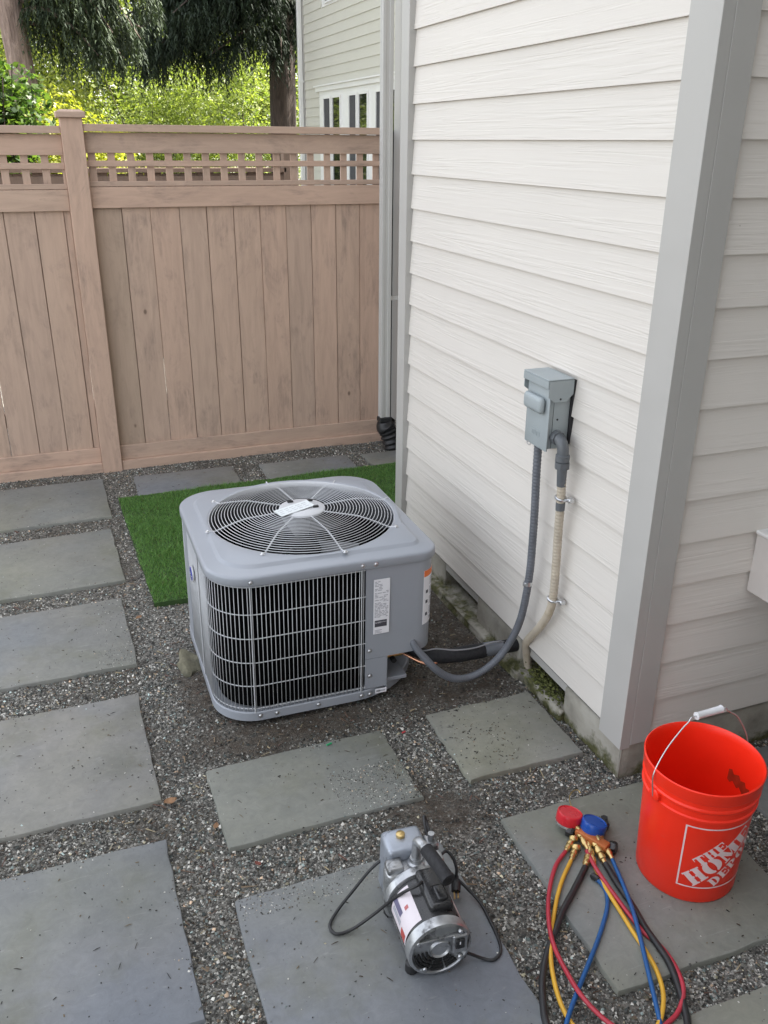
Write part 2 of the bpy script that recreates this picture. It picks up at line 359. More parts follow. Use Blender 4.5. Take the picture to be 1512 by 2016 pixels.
def hnoise(x, y):
    return (np.sin(x*7.1+1.3)*np.sin(y*5.7+0.4)*0.5+np.sin(x*15.3+y*9.1)*0.3+np.sin(x*3.1-y*21.7+2)*0.2)
def gheight(x, y):
    h = -0.011+0.005*hnoise(x, y)
    # soil heaped round the condenser pad, and a scuffed hump between the slabs
    h = h+0.030*np.exp(-(((x+1.10)/0.16)**2+((y-0.98)/0.22)**2))+0.014*np.exp(-(((x+0.85)/0.35)**2+((y-0.62)/0.10)**2))
    h = h+0.012*np.exp(-(((x+0.62)/0.22)**2+((y-0.06)/0.07)**2))+0.012*np.exp(-(((x+0.2)/0.2)**2+((y-0.75)/0.15)**2))
    return h
def soil(x, y):    # 0..1 how bare / dirty the gravel is
    d = 1.3*np.exp(-(((x+0.86)/0.46)**2+((y-0.63)/0.10)**2))+np.exp(-(((x+0.25)/0.20)**2+((y-0.68)/0.16)**2))+1.1*np.exp(-(((x+0.58)/0.17)**2+((y-0.05)/0.11)**2))
    d += 1.6*np.exp(-(((x+1.14)/0.09)**2+((y-0.98)/0.22)**2))+1.5*np.exp(-(((x+0.13)/0.2)**2+((y-1.15)/0.5)**2))
    d += 0.45*np.clip(np.sin(x*9.3+2*np.sin(y*4.1))*np.sin(y*7.7+1.2*np.sin(x*6)), 0, 1)
    return np.clip(d, 0, 1)
gx = np.concatenate([[-300,-80,-20,-6],np.linspace(-3.2,1.6,97),[5,20,80,300]]); gy = np.concatenate([[-300,-80,-20,-5],np.linspace(-2.4,3.8,125),[6,12,25,80,300]])
GX, GY = np.meshgrid(gx, gy); GZ = gheight(GX, GY)
vv = np.stack([GX.ravel(), GY.ravel(), GZ.ravel()], 1); nx, ny = len(gx), len(gy)
ff = [(j*nx+i, j*nx+i+1, (j+1)*nx+i+1, (j+1)*nx+i) for j in range(ny-1) for i in range(nx-1)]
gm = pyme(vv, ff, True); ga = gm.attributes.new('soil', 'FLOAT', 'POINT'); ga.data.foreach_set('value', soil(GX.ravel(), GY.ravel()).astype(np.float32))
g = new_obj('gravel_ground', gm, None, M_GROUND); g['kind'] = 'structure'; g['label'] = 'grey crushed gravel ground between the paving slabs'

path = thing('paving', 'grey bluestone paving slabs laid in rows in the gravel', None, kind='structure')
def slab(x0, x1, y0, y1, rot, top=0.006):
    cx, cy = (x0+x1)/2, (y0+y1)/2; hx, hy = (x1-x0)/2, (y1-y0)/2; n = 9
    pts = []
    cor = [(-hx,-hy),(hx,-hy),(hx,hy),(-hx,hy)]
    for c in range(4):
        a, b = cor[c], cor[(c+1)%4]
        for i in range(n):
            t = i/n; px = a[0]+(b[0]-a[0])*t; py = a[1]+(b[1]-a[1])*t
            j = 0.0042 if i else 0.006
            pts.append((px+random.uniform(-j,j)*0.8, py+random.uniform(-j,j)*0.8))
    bm = bmesh.new(); m = len(pts)
    def ring(s, z): return [bm.verts.new((p[0]*(1-s/hx), p[1]*(1-s/hy), z+(random.uniform(-.0006,.0006) if z > 0 else 0))) for p in pts]
    r0, r1, r2, r3 = ring(-0.001, -0.045), ring(0.0, top-0.006), ring(0.0025, top-0.001), ring(0.006, top)
    for A, B in ((r0,r1),(r1,r2),(r2,r3)):
        for k in range(m): bm.faces.new((A[k],A[(k+1)%m],B[(k+1)%m],B[k]))
    bm.faces.new(r3)
    new_obj('paving_slab', bm_me(bm, angle=28), path, M_SLAB, (cx,cy,0), (random.uniform(-.004,.004), random.uniform(-.004,.004), R(rot)))
for s in SLABS: slab(*s)

def in_slab(x, y, grow=0.0):
    m = np.zeros(len(x), bool)
    for (x0,x1,y0,y1,ro) in SLABS:
        c, s = math.cos(-R(ro)), math.sin(-R(ro)); cx, cy = (x0+x1)/2, (y0+y1)/2
        lx = c*(x-cx)-s*(y-cy); ly = s*(x-cx)+c*(y-cy)
        m |= (np.abs(lx) < (x1-x0)/2+grow) & (np.abs(ly) < (y1-y0)/2+grow)
    return m
def in_poly(x, y, P):
    m = np.zeros(len(x), bool); j = len(P)-1
    for i in range(len(P)):
        (xi, yi), (xj, yj) = P[i], P[j]
        c = ((yi > y) != (yj > y)) & (x < (xj-xi)*(y-yi)/(yj-yi+1e-12)+xi); m ^= c; j = i
    return m
def fast_mesh(name, V, F, C, mat):
    me = D.meshes.new(name); nV, nF = len(V), len(F); k_ = F.shape[1]
    me.vertices.add(nV); me.vertices.foreach_set('co', V.astype(np.float32).ravel())
    me.loops.add(nF*k_); me.loops.foreach_set('vertex_index', F.astype(np.int32).ravel())
    me.polygons.add(nF); me.polygons.foreach_set('loop_start', np.arange(0, nF*k_, k_, dtype=np.int32))
    me.update(calc_edges=True)
    at = me.attributes.new('Col', 'FLOAT_COLOR', 'POINT'); cc = np.ones((nV,4), np.float32); cc[:,:3] = C; at.data.foreach_set('color', cc.ravel())
    me.materials.append(mat); return me
def stones(n, x0, x1, y0, y1, smin, smax, on_slab=False, frac=1.0):
    x = rng.uniform(x0, x1, n); y = rng.uniform(y0, y1, n)
    keep = ~((x > 0.02) & (y > 0.02)) | ((x < 0.55) & (y > 1.98)) & (y < 3.5)
    keep &= ~in_poly(x, y, TURF) & (rng.random(n) < frac)
    keep &= ~((np.abs(x-AC_C[0]) < 0.36) & (np.abs(y-AC_C[1]) < 0.36))
    ins = in_slab(x, y, -0.004)
    if on_slab: keep &= ins
    else:
        keep &= ~ins & (rng.random(n) > soil(x, y)*0.86)
    x, y = x[keep], y[keep]; n = len(x)
    s = smin+(smax-smin)*rng.random(n)**2.2
    z = np.full(n, 0.0065) if on_slab else gheight(x, y)+rng.uniform(-0.001, 0.004, n)
    a = rng.uniform(0, 6.283, n); V = np.zeros((n,5,3))
    for k_ in range(4):
        rr_ = s*rng.uniform(0.35, 0.75, n); an = a+k_*1.571+rng.uniform(-.4,.4,n)
        V[:,k_,0] = x+rr_*np.cos(an); V[:,k_,1] = y+rr_*np.sin(an); V[:,k_,2] = z-s*0.25+rng.uniform(-.2,.3,n)*s*(0 if on_slab else 1)
    V[:,4,0] = x+rng.uniform(-.4,.4,n)*s; V[:,4,1] = y+rng.uniform(-.4,.4,n)*s; V[:,4,2] = z+s*rng.uniform(0.15,0.5,n)
    F = np.array([(0,1,4),(1,2,4),(2,3,4),(3,0,4)]); F = (np.arange(n)[:,None,None]*5+F[None]).reshape(-1,3)
    t = rng.random(n)
    base = np.stack([np.interp(t,[0,.45,.78,.92,1],[.03,.115,.25,.52,.80]),np.interp(t,[0,.45,.78,.92,1],[.029,.112,.245,.50,.78]),np.interp(t,[0,.45,.78,.92,1],[.026,.101,.22,.45,.71])],1)
    hue = rng.random(n)[:,None]; base = np.where(hue < .10, base*[0.8,1.0,1.05], np.where(hue < .17, base*[1.12,0.85,0.66], np.where(hue < .22, base*[1.1,1.03,0.8], base)))
    dk = (1-0.5*soil(x, y))[:,None] if not on_slab else 1.0
    C = np.repeat((base*dk)[:,None,:], 5, 1).reshape(-1,3)
    return V.reshape(-1,3), F, C
def join_parts(parts):
    Vs, Fs, Cs, o = [], [], [], 0
    for V, F, C in parts: Vs.append(V); Fs.append(F+o); Cs.append(C); o += len(V)
    return np.concatenate(Vs), np.concatenate(Fs), np.concatenate(Cs)
parts = [stones(300000, -2.2, 0.75, -1.3, 1.2, 0.003, 0.012), stones(80000, -2.4, 0.6, 1.2, 3.5, 0.0045, 0.013), stones(9000, -3.0, 1.4, -1.8, 3.5, 0.005, 0.014)]
V, F, C = join_parts(parts)
go = new_obj('gravel', fast_mesh('gravel', V, F, C, M_STONES)); tag(go, 'loose crushed grey gravel chips between the slabs', 'gravel', kind='stuff')
# grit kicked onto the slabs
V1, F1, C1 = stones(2600, -2.0, 0.3, -1.3, 1.2, 0.002, 0.006, True); V2, F2, C2 = stones(900, -2.0, 0.3, 1.2, 3.4, 0.002, 0.006, True)
pt = []
for (cx, cy, sx, sy, n) in ((-0.66,0.20,0.10,0.07,2600),(-1.36,1.25,0.07,0.05,500),(-0.95,-0.07,0.14,0.03,900),(-0.22,0.33,0.16,0.12,500),(-1.38,1.6,0.05,0.16,300)):
    v_, f_, c_ = stones(n, cx-2*sx, cx+2*sx, cy-2*sy, cy+2*sy, 0.002, 0.007, True); pt.append((v_, f_, c_))
def edge_spill(n):
    vs_, fs_, cs_ = stones(n, -2.0, 0.3, -1.3, 3.4, 0.003, 0.010, True)
    k_ = vs_.reshape(-1,5,3); c_ = k_[:,4]; near = ~in_slab(c_[:,0], c_[:,1], -0.016)
    far = (~in_slab(c_[:,0], c_[:,1], -0.04)) & (rng.random(len(c_)) < 0.10); sel = near | far
    sel &= (np.sin(c_[:,0]*11+c_[:,1]*7)+np.sin(c_[:,1]*23-c_[:,0]*5) > 0.1) | (rng.random(len(c_)) < 0.15)
    k_ = k_[sel]; m = len(k_); cs_ = cs_.reshape(-1,5,3)[sel]
    F_ = np.array([(0,1,4),(1,2,4),(2,3,4),(3,0,4)]); F_ = (np.arange(m)[:,None,None]*5+F_[None]).reshape(-1,3)
    return k_.reshape(-1,3), F_, cs_.reshape(-1,3)
V, F, C = join_parts([(V1,F1,C1*0.8),(V2,F2,C2), edge_spill(60000)]+pt)
tag(new_obj('grit', fast_mesh('grit', V, F, C, M_STONES)), 'fine pale grit scattered on top of the paving slabs', 'grit', kind='stuff')
# dark bark crumbs and pine needles on the slabs
def crumbs(n, rects):
    Vs, Fs, Cs = [], [], []; o = 0
    for (x0,x1,y0,y1,m) in rects:
        for _ in range(m):
            x, y = random.uniform(x0,x1), random.uniform(y0,y1)
            L = random.choice((0.0012,0.0015,0.002,0.002,0.0025,0.003,0.003,0.004,0.005,0.010)); W = random.uniform(0.0007,0.0016) if L < 0.006 else 0.0006; a = random.uniform(0,6.28)
            zz = 0.0075; c, s = math.cos(a), math.sin(a)
            for (u, v, w) in ((-L,-W,0),(L,-W,0),(L,W,0),(-L,W,0),(0,0,0.0025)): Vs.append((x+c*u-s*v, y+s*u+c*v, zz+w))
            for f in ((0,1,4),(1,2,4),(2,3,4),(3,0,4)): Fs.append([o+i for i in f])
            col = random.choice(((0.02,0.018,0.015),(0.03,0.025,0.02),(0.06,0.04,0.025),(0.16,0.12,0.07)))
            Cs += [col]*5; o += 5
    return np.array(Vs), np.array(Fs), np.array(Cs)
V, F, C = crumbs(0, [(-0.42,-0.04,0.17,0.51,50),(-0.42,-0.22,0.2,0.42,60),(-1.9,-1.4,2.75,3.3,30),(-1.9,-1.37,1.95,2.5,30),(-1.9,-1.37,1.22,1.75,50),(-1.95,-1.38,.42,.98,70),(-1.97,-1.38,-.35,.22,60),(-1.2,-.63,.15,.48,60),(-1.2,-.65,-.63,-.07,50),(-.42,.15,-.63,-.05,70),(-1.1,-.6,2.98,3.28,20),(-.36,.16,2.98,3.25,15)])
tag(new_obj('bark_crumbs', fast_mesh('crumbs', V, F, C, M_STONES)), 'dark bark crumbs and needles littering the slabs', 'debris', kind='stuff')
def litter_gravel(n):
    Vs, Fs, Cs = [], [], []; o = 0
    while len(Cs) < n*4:
        x, y = random.uniform(-2.1,0.4), random.uniform(-1.0,3.48)
        if x > -0.02 and 0 < y < 2.0 or in_slab(np.array([x]), np.array([y]))[0] or in_poly(np.array([x]), np.array([y]), TURF)[0]: continue
        L = random.uniform(0.003,0.012)*random.choice((1,1,1,1.8)); W = random.uniform(0.0006,0.0020); a = random.uniform(0,6.28); c, s = math.cos(a), math.sin(a)
        z0 = float(gheight(np.array(x), np.array(y)))+0.006
        for (u, v, w) in ((-L,-W,0),(L,-W,random.uniform(0,.006)),(L,W,0.001),(-L,W,0)): Vs.append((x+c*u-s*v, y+s*u+c*v, z0+w))
        Fs.append([o,o+1,o+2,o+3]); o += 4
        Cs += [random.choice(((0.11,0.07,0.05),(0.20,0.15,0.10),(0.05,0.04,0.035),(0.30,0.25,0.16),(0.12,0.065,0.05),(0.07,0.055,0.045)))]*4
    return np.array(Vs), np.array(Fs), np.array(Cs)
V, F, C = litter_gravel(1700)
tag(new_obj('leaf_litter', fast_mesh('litter', V, F, C, M_STONES)), 'thin brown needles and twigs lying on the gravel', 'leaf litter', kind='stuff')

# artificial turf: a backed mat and its blades
mat_bm = bmesh.new()
top_ = [mat_bm.verts.new((x, y, 0.013)) for x, y in TURF]; bot_ = [mat_bm.verts.new((x, y, -0.02)) for x, y in TURF]
nT = len(TURF); mat_bm.faces.new(top_[::-1]); [mat_bm.faces.new((top_[i], top_[(i+1)%nT], bot_[(i+1)%nT], bot_[i])) for i in range(nT)]
turf = thing('turf_mat', 'bright green artificial turf mat behind the grey condenser', 'turf')
new_obj('backing', bm_me(mat_bm), turf, plain('turf_backing', (0.035, 0.075, 0.018), 0.9, var=0.3, scale=60))
n = 120000; x = rng.uniform(-1.27, 0.47, n); y = rng.uniform(1.63, 2.99, n); kp = in_poly(x, y, TURF); x, y = x[kp], y[kp]; n = len(x)
a = rng.uniform(0, 6.283, n); h = rng.uniform(0.010, 0.024, n)*(0.8+0.35*np.sin(x*9+np.sin(y*7)*2)*np.sin(y*11)); w = 0.0016; la = rng.uniform(0, 6.283, n); le = rng.uniform(0.2, 1.1, n)*h
V = np.zeros((n,3,3)); V[:,0] = np.stack([x+w*np.cos(a), y+w*np.sin(a), np.full(n,.012)],1); V[:,1] = np.stack([x-w*np.cos(a), y-w*np.sin(a), np.full(n,.012)],1)
V[:,2] = np.stack([x+le*np.cos(la), y+le*np.sin(la), .012+h],1)
t = rng.random(n)[:,None]; C = np.array([.070,.165,.036])*(1-t)+np.array([.22,.42,.12])*t; C = np.where(rng.random(n)[:,None] < .06, np.array([.17,.19,.06]), C)
tb = new_obj('blades', fast_mesh('turf', V.reshape(-1,3), np.arange(n*3).reshape(-1,3), np.repeat(C[:,None],3,1).reshape(-1,3), M_TURF), turf); tb['kind'] = 'stuff'

# ------------------------------------------------------------------ the house
EXP = 0.1335; HT = 7.6
house = thing('house', 'cream lap-sided house with pale grey corner boards on the right', 'house')
bm = bmesh.new()
add_box(bm, 0.024, 8, 0.024, 1.8695, 0.10, HT); add_box(bm, 0.622, 8, 1.87, 3.52, 0.16, HT); add_box(bm, 1.7, 8, 3.521, 5.0, 0.0, HT); add_box(bm, 1.05, 8, -9, 0.0235, -0.1, HT); add_box(bm, -2.4, 1.049, -9, -2.7, -0.1, HT)  # back block and both wings: unseen, added to shade fence and side wall
new_obj('wall', bm_me(bm), house, M_TRIM)
bm = bmesh.new(); add_box(bm, -0.4, 8.4, 0.0, 5.3, HT+0.001, HT+0.22); add_box(bm, 0.7, 8.4, -2.6, -0.001, HT+0.001, HT+0.22); add_box(bm, -2.7, 8.4, -9.4, -2.601, HT+0.001, HT+0.22)  # also roofs the unseen wings added for shade
new_obj('roof', bm_me(bm), house, plain('roof_shingle', (0.09, 0.09, 0.095), 0.9))
def plank_me(L, axis):
    # lapped plank: foot of the plank stands proud of the one below
    pr = [(0.002, 0.0), (0.0145, EXP+0.02), (0.022, EXP+0.02), (0.0118, 0.0)]
    n = 6; vs_, fs_ = [], []
    for i in range(n+1):
        t = L*i/n
        for (o, z) in pr: vs_.append((o, t, z) if axis == 'y' else (t, o, z))
    for i in range(n):
        for k_ in range(4):
            a_, b_ = i*4+k_, i*4+(k_+1)%4; fs_.append((a_, b_, b_+4, a_+4))
    fs_.append((0,1,2,3)); fs_.append((n*4+3,n*4+2,n*4+1,n*4))
    m_ = pyme(vs_, fs_); b_ = bmesh.new(); b_.from_mesh(m_); return bm_me(b_)
zs = [0.159]+[0.141+EXP*k_ for k_ in range(1, 24)]
m1 = plank_me(1.6955, 'y'); m2 = plank_me(0.95, 'x'); m3 = plank_me(1.46, 'y')
for i, z in enumerate(zs):
    jit = random.uniform(-0.0012, 0.0012)
    new_obj('siding_board', m1, house, M_SIDE1, (0, 0.104, z+jit)); new_obj('siding_board', m2, house, M_SIDE2, (0.0955, 0, z+0.003+jit))
    new_obj('siding_board', m3, house, M_SIDE1, (0.60, 1.935, z+jit))
def board(x0, x1, y0, y1, z0, z1, mat=M_TRIM): box('corner_board', house, mat, x0, x1, y0, y1, z0, z1, 0.0012)
board(-0.012, 0.0235, -0.0115, 0.1035, 0.130, 3.35); board(0.0240, 0.095, -0.0120, 0.0235, 0.140, 3.35)
board(-0.018, 0.0235, 1.800, 1.882, 0.132, 3.35); board(0.024, 0.621, 1.870, 1.8819, 0.132, 3.35)
board(0.588, 0.6215, 3.40, 3.50, 0.150, 3.35)
# flashing strip under the lowest plank, foundation with its broken pockets
box('flashing_strip', house, plain('dark_flashing', (0.11,0.11,0.115), 0.6), 0.0105, 0.0235, 0.104, 1.7995, 0.146, 0.1588)
def rough_block(x0, x1, y0, y1, z0, z1, cuts=5, j=0.004):
    b_ = bmesh.new(); add_box(b_, x0, x1, y0, y1, z0, z1, min(0.006, (z1-z0)/5), 1)
    bmesh.ops.subdivide_edges(b_, edges=[e for e in b_.edges if e.calc_length() > 0.05], cuts=cuts, use_grid_fill=True)
    for v in b_.verts: v.co += Vector((random.uniform(-j,j), random.uniform(-j,j), random.uniform(-j,j)*0.7))
    return bm_me(b_, smooth=True)
fnd = new_obj('foundation', rough_block(0.016, 0.20, 0.014, 0.352, -0.1, 0.131, 5, 0.002), house, M_CONC)
new_obj('foundation_block', rough_block(0.016, 0.20, 0.665, 1.03, -0.1, 0.147, 5, 0.002), house, M_CONC)
new_obj('foundation_block', rough_block(0.020, 0.20, 1.36, 1.86, -0.1, 0.147, 5, 0.002), house, M_CONC)
new_obj('foundation_kerb', rough_block(-0.004, 0.10, 0.34, 0.62, -0.1, 0.035, 6, 0.006), house, M_CONC)
new_obj('foundation_kerb', rough_block(-0.024, 0.09, 0.622, 1.86, -0.1, 0.022, 8, 0.006), house, M_CONC)
new_obj('foundation_back', rough_block(0.10, 0.2, 0.34, 1.86, -0.1, 0.145, 6, 0.004), house, M_CONC)
new_obj('foundation_side', rough_block(0.204, 1.04, 0.016, 0.2, -0.1, 0.139, 5, 0.002), house, M_CONC)
new_obj('foundation_side', rough_block(0.0165, 0.203, 0.0135, 0.019, -0.1, 0.1295, 4, 0.0012), house, M_CONC)
box('crawlspace_shade_box', house, M_DARK, 0.66, 0.9, 1.935, 3.51, -0.1, 0.159)  # solid near-black box, its colour stands in for the crawlspace's shade
bm = bmesh.new()
for _ in range(420):
    c_ = Vector((random.gauss(0.034,0.022), random.choice((random.gauss(0.53,0.035), random.gauss(0.46,0.05))), random.uniform(0.030,0.052)+random.random()**3*0.03)); bmesh.ops.create_icosphere(bm, subdivisions=1, radius=random.uniform(0.002,0.007), matrix=Matrix.Translation(c_) @ Matrix.Diagonal((1,1.4,random.uniform(0.5,1.0),1)))
new_obj('moss_tuft', bm_me(bm), house, M_MOSS)['kind'] = 'stuff'
# pale boxed ledge fixed to the side wall at the right edge of the picture
led = thing('wall_ledge', 'pale boxed ledge fixed to the shaded siding at right edge', 'ledge')
box('ledge_body', led, plain('ledge_paint', (0.62,0.585,0.55), 0.5, var=0.03), 0.392, 0.92, -0.62, 0.0045, 0.612, 0.803, 0.003)
box('ledge_top', led, M_WHITE, 0.386, 0.926, -0.626, 0.0045, 0.8035, 0.815, 0.003)
lathe('screw', led, M_WHITE, [(0.0,0.0),(0.006,0.0),(0.006,0.004),(0.0,0.006)], 10, frame((0.392,-0.012,0.70), (-1,0,0)))

# downspout with its corrugated black drain
dsp = thing('downspout', 'tall grey ribbed downspout beside the fence end', 'downspout')
prof = []
for (cx_, cy_, s0) in ((0.4395,3.30,0),(0.505,3.30,0),(0.505,3.35,0),(0.4395,3.35,0)): prof.append((cx_, cy_))
ribs = []
for i in range(4):
    a_, b_ = Vector(prof[i]), Vector(prof[(i+1)%4]); nrm = Vector((b_-a_)).orthogonal().normalized(); nrm = nrm if nrm.dot((a_+b_)/2-Vector((0.472,3.325))) > 0 else -nrm
    for t_, o_ in ((0.0,-0.003),(0.06,0.0),(0.30,0.0),(0.36,-0.004),(0.62,-0.004),(0.68,0.0),(0.94,0.0)): ribs.append(a_.lerp(b_, t_)+nrm*o_)
bm = bmesh.new(); A = [bm.verts.new((p.x,p.y,0.20)) for p in ribs]; B = [bm.verts.new((p.x,p.y,3.4)) for p in ribs]; m_ = len(ribs)
for i in range(m_): bm.faces.new((A[i],A[(i+1)%m_],B[(i+1)%m_],B[i]))
bm.faces.new(B); new_obj('pipe', bm_me(bm), dsp, M_DOWN)
box('strap', dsp, M_DOWN, 0.5055, 0.589, 3.325, 3.337, 0.96, 0.985)
bm = bmesh.new(); add_box(bm, 0.432, 0.515, 3.292, 3.358, 0.178, 0.214, 0.006)
new_obj('drain_adapter', bm_me(bm), dsp, M_RUBBER)
dp = [Vector((0.474,3.326,0.182)), Vector((0.480,3.326,0.150)), Vector((0.492,3.322,0.13)), Vector((0.50,3.316,0.11)), Vector((0.515,3.306,0.06)), Vector((0.53,3.296,0.0)), Vector((0.535,3.29,-0.03))]
pth = smooth_path(dp, 8); rad_ = []
for i in range(len(pth)):
    t_ = i/(len(pth)-1); rad_.append(0.045+0.018*min(1, t_*5) if t_ < 0.28 else 0.058+0.006*math.sin(i*1.35))
tube('drain_pipe', dsp, M_RUBBER, pth, rad_, 18)

# ------------------------------------------------------------------ the fence
fence = thing('wooden_fence', 'tan stained wooden privacy fence with lattice top behind the condenser', 'fence')
M_WOODW = wood_mat('fence_stain_darker', (0.45, 0.345, 0.268), 'z')  # same stain in a darker tone, for the first board right of the post
def fbox(name, x0, x1, y0, y1, z0, z1, mat, bev=0.002):
    cx_, cy_, cz_ = (x0+x1)/2, (y0+y1)/2, (z0+z1)/2
    return new_obj(name, box_me(x0-cx_, x1-cx_, y0-cy_, y1-cy_, z0-cz_, z1-cz_, bev), fence, mat, (cx_, cy_, cz_))
def fpanel(x0, x1, seams, lat0, dz=0.0):
    ss = [x0]+seams+[x1]
    for a_, b_ in zip(ss[:-1], ss[1:]):
        gp = random.uniform(0.0012, 0.0022); o = fbox('fence_board', a_+gp, b_-gp, 3.535+random.uniform(-.002,.002), 3.553, 0.02, 1.62+dz, M_WOOD, 0.0015)
        o.rotation_euler = (0, random.uniform(-.0010,.0010), 0)
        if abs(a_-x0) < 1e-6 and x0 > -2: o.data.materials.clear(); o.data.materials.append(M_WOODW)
    for i_, a_ in enumerate(seams):
        if i_ % 4 != 1: fbox('seam_light_block', a_-0.02, a_+0.02, 3.5535, 3.5555, 0.02, 1.52+dz, M_WOOD, 0)  # hidden strips added to stop light leaking through the seams
    fbox('top_rail', x0, x1, 3.518, 3.5345, 1.800+dz, 1.904+dz, M_WOODX); fbox('cap_rail', x0-0.0, x1, 3.488, 3.60, 1.907+dz, 1.944+dz, M_WOODX)
    fbox('lower_rail', x0, x1, 3.516, 3.5325, 1.517+dz, 1.626+dz, M_WOODX); fbox('lattice_sill', x0, x1, 3.519, 3.5325, 1.629+dz, 1.656+dz, M_WOODX)
    fbox('lattice_strip', x0, x1, 3.520, 3.5325, 1.731+dz, 1.762+dz, M_WOODX)
    fbox('back_rail', x0, x1, 3.556, 3.594, 1.53+dz, 1.62+dz, M_WOODX); fbox('back_rail', x0, x1, 3.556, 3.594, 0.3, 0.39, M_WOODX)
    x = lat0
    while x < x1-0.01:
        if x > x0: fbox('lattice_slat', x, min(x+0.039, x1), 3.534, 3.546, 1.60+dz, 1.83+dz, M_WOOD, 0.001)
        x += 0.1030
    fbox('kick_rail', x0, x1, 3.517, 3.5325, 0.046, 0.135, M_WOODX); fbox('kick_board', x0, x1, 3.490, 3.5335, -0.05, 0.0455, M_WOODX)
fpanel(-1.190, 0.535, [-1.033,-0.877,-0.714,-0.558,-0.401,-0.244,-0.086,0.070,0.226,0.381], -0.563-0.103*6)
fpanel(-3.40, -1.306, [-3.23,-3.07,-2.91,-2.75,-2.595,-2.44,-2.28,-2.12,-1.965,-1.808,-1.650,-1.492,-1.342], -3.38, -0.012)
pst = fbox('fence_post', -1.305, -1.191, 3.478, 3.592, -0.05, 1.972, M_WOOD, 0.003)
bm = bmesh.new(); add_box(bm, -0.075, 0.075, -0.075, 0.075, 0, 0.030, 0.003)
v = [bm.verts.new((sx*0.068, sy*0.068, 0.0305)) for sx, sy in ((-1,-1),(1,-1),(1,1),(-1,1))]; w = [bm.verts.new((sx*0.05, sy*0.05, 0.040)) for sx, sy in ((-1,-1),(1,-1),(1,1),(-1,1))]
for i in range(4): bm.faces.new((v[i],v[(i+1)%4],w[(i+1)%4],w[i]))
bm.faces.new(w); new_obj('post_cap', bm_me(bm, angle=30), fence, M_WOODX, (-1.248, 3.535, 1.9725))
fbox('gap_shade_strip', 0.537, 0.620, 3.50, 3.58, -0.05, 1.93, plain('gap_shade_black', (0.012, 0.011, 0.010), 0.9), 0.003)  # near-black strip added to paint the deep shade of the gap
fbox('fence_post', -3.52, -3.41, 3.478, 3.592, -0.05, 1.96, M_WOOD, 0.003)

# ------------------------------------------------------------------ beyond the fence
M_WOODB = wood_mat('back_fence_stain', (0.22, 0.16, 0.125), 'z')
bf = thing('back_fence', 'distant brown board fence glimpsed through the lattice', 'fence')
x = -3.6; i = 0
while x < 0.66:
    box('fence_board', bf, M_WOODB, x+0.002, x+0.150, 6.50, 6.52, -0.05, 1.60+0.004*(i%3)); x += 0.152; i += 1
box('cap_rail', bf, M_WOODB, -3.6, 0.70, 6.46, 6.56, 1.61, 1.645); box('top_rail', bf, M_WOODB, -3.6, 0.68, 6.48, 6.4995, 1.47, 1.58)
box('fence_post', bf, M_WOODB, 0.68, 0.78, 6.46, 6.57, -0.05, 1.80, 0.004); box('post_cap', bf, M_WOODB, 0.67, 0.79, 6.45, 6.58, 1.8005, 1.83, 0.004)

nh = thing('neighbour_house', 'beige lap-sided neighbouring house with white windows behind fence', 'house')
NX = 2.90
box('wall', nh, M_SIDE_N, NX+0.024, 9, 8.2, 13.55, -0.1, 5.2); box('roof', nh, plain('roof_far', (0.1,0.1,0.1), 0.9), NX-0.2, 9.3, 7.9, 13.85, 5.201, 5.4)
zn = 3.038-EXP*11
def nplank(y0, y1, z):
    L_ = y1-y0; key = round(L_, 3)
    if key not in NPL: NPL[key] = plank_me(L_, 'y')
    new_obj('siding_board', NPL[key], nh, M_SIDE_N, (NX, y0, z))
NPL = {}
for k_ in range(0, 30):
    z = zn+EXP*(k_-8)
    if z < 0.0 or z > 5.0: continue
    if 1.25 < z+EXP*0.5 < 2.64: nplank(12.62, 13.40, z); nplank(8.2, 9.0, z)
    elif 3.66 < z+EXP*0.5: nplank(12.45, 13.40, z); nplank(8.2, 10.4, z)
    else: nplank(8.2, 13.40, z)
box('corner_board', nh, M_TRIM, NX-0.014, NX+0.0235, 13.401, 13.52, 0.1, 5.0); 
def nwin(y0, y1, z0, z1, panes):
    w_ = new_obj('window', box_me(NX+0.0, NX+0.0236, y0, y1, z0, z1), nh, M_WHITE)
    new_obj('head_trim', box_me(NX-0.030, NX+0.0, y0-0.12, y1+0.12, z1-0.02, z1+0.05), w_, M_WHITE); new_obj('drip_cap', box_me(NX-0.055, NX-0.0305, y0-0.15, y1+0.15, z1+0.045, z1+0.065), w_, M_WHITE)
    for (a_, b_, kind) in panes:
        m_ = M_SCREEN if kind == 's' else M_GLASSW
        new_obj('pane', box_me(NX-0.006, NX-0.0005, a_, b_, z0+0.06, z1-0.13), w_, m_)
        fr = bmesh.new()
        for (p0,p1,q0,q1) in ((a_-0.035,a_,z0+0.03,z1-0.10),(b_,b_+0.035,z0+0.03,z1-0.10),(a_,b_,z1-0.13,z1-0.10),(a_,b_,z0+0.03,z0+0.06)): add_box(fr, NX-0.018, NX-0.0005, p0, p1, q0, q1)
        new_obj('sash', bm_me(fr), w_, M_WHITE)
nwin(9.05, 12.60, 1.15, 2.60, [(12.03,12.34,'s'),(11.55,11.90,'g'),(10.83,11.12,'s'),(10.37,10.70,'g'),(9.70,10.02,'s'),(9.22,9.60,'g')])
nwin(10.45, 12.40, 3.70, 4.85, [(11.5,12.2,'g'),(10.6,11.3,'g')])
nd_ = thing('downspout', 'slim white downspout at the far corner of the neighbouring house', 'downspout')
box('pipe', nd_, M_WHITE, NX-0.085, NX-0.02, 13.42, 13.50, 0.1, 5.15, 0.006); box('strap', nd_, M_WHITE, NX-0.088, NX-0.0145, 13.41, 13.51, 2.75, 2.78)

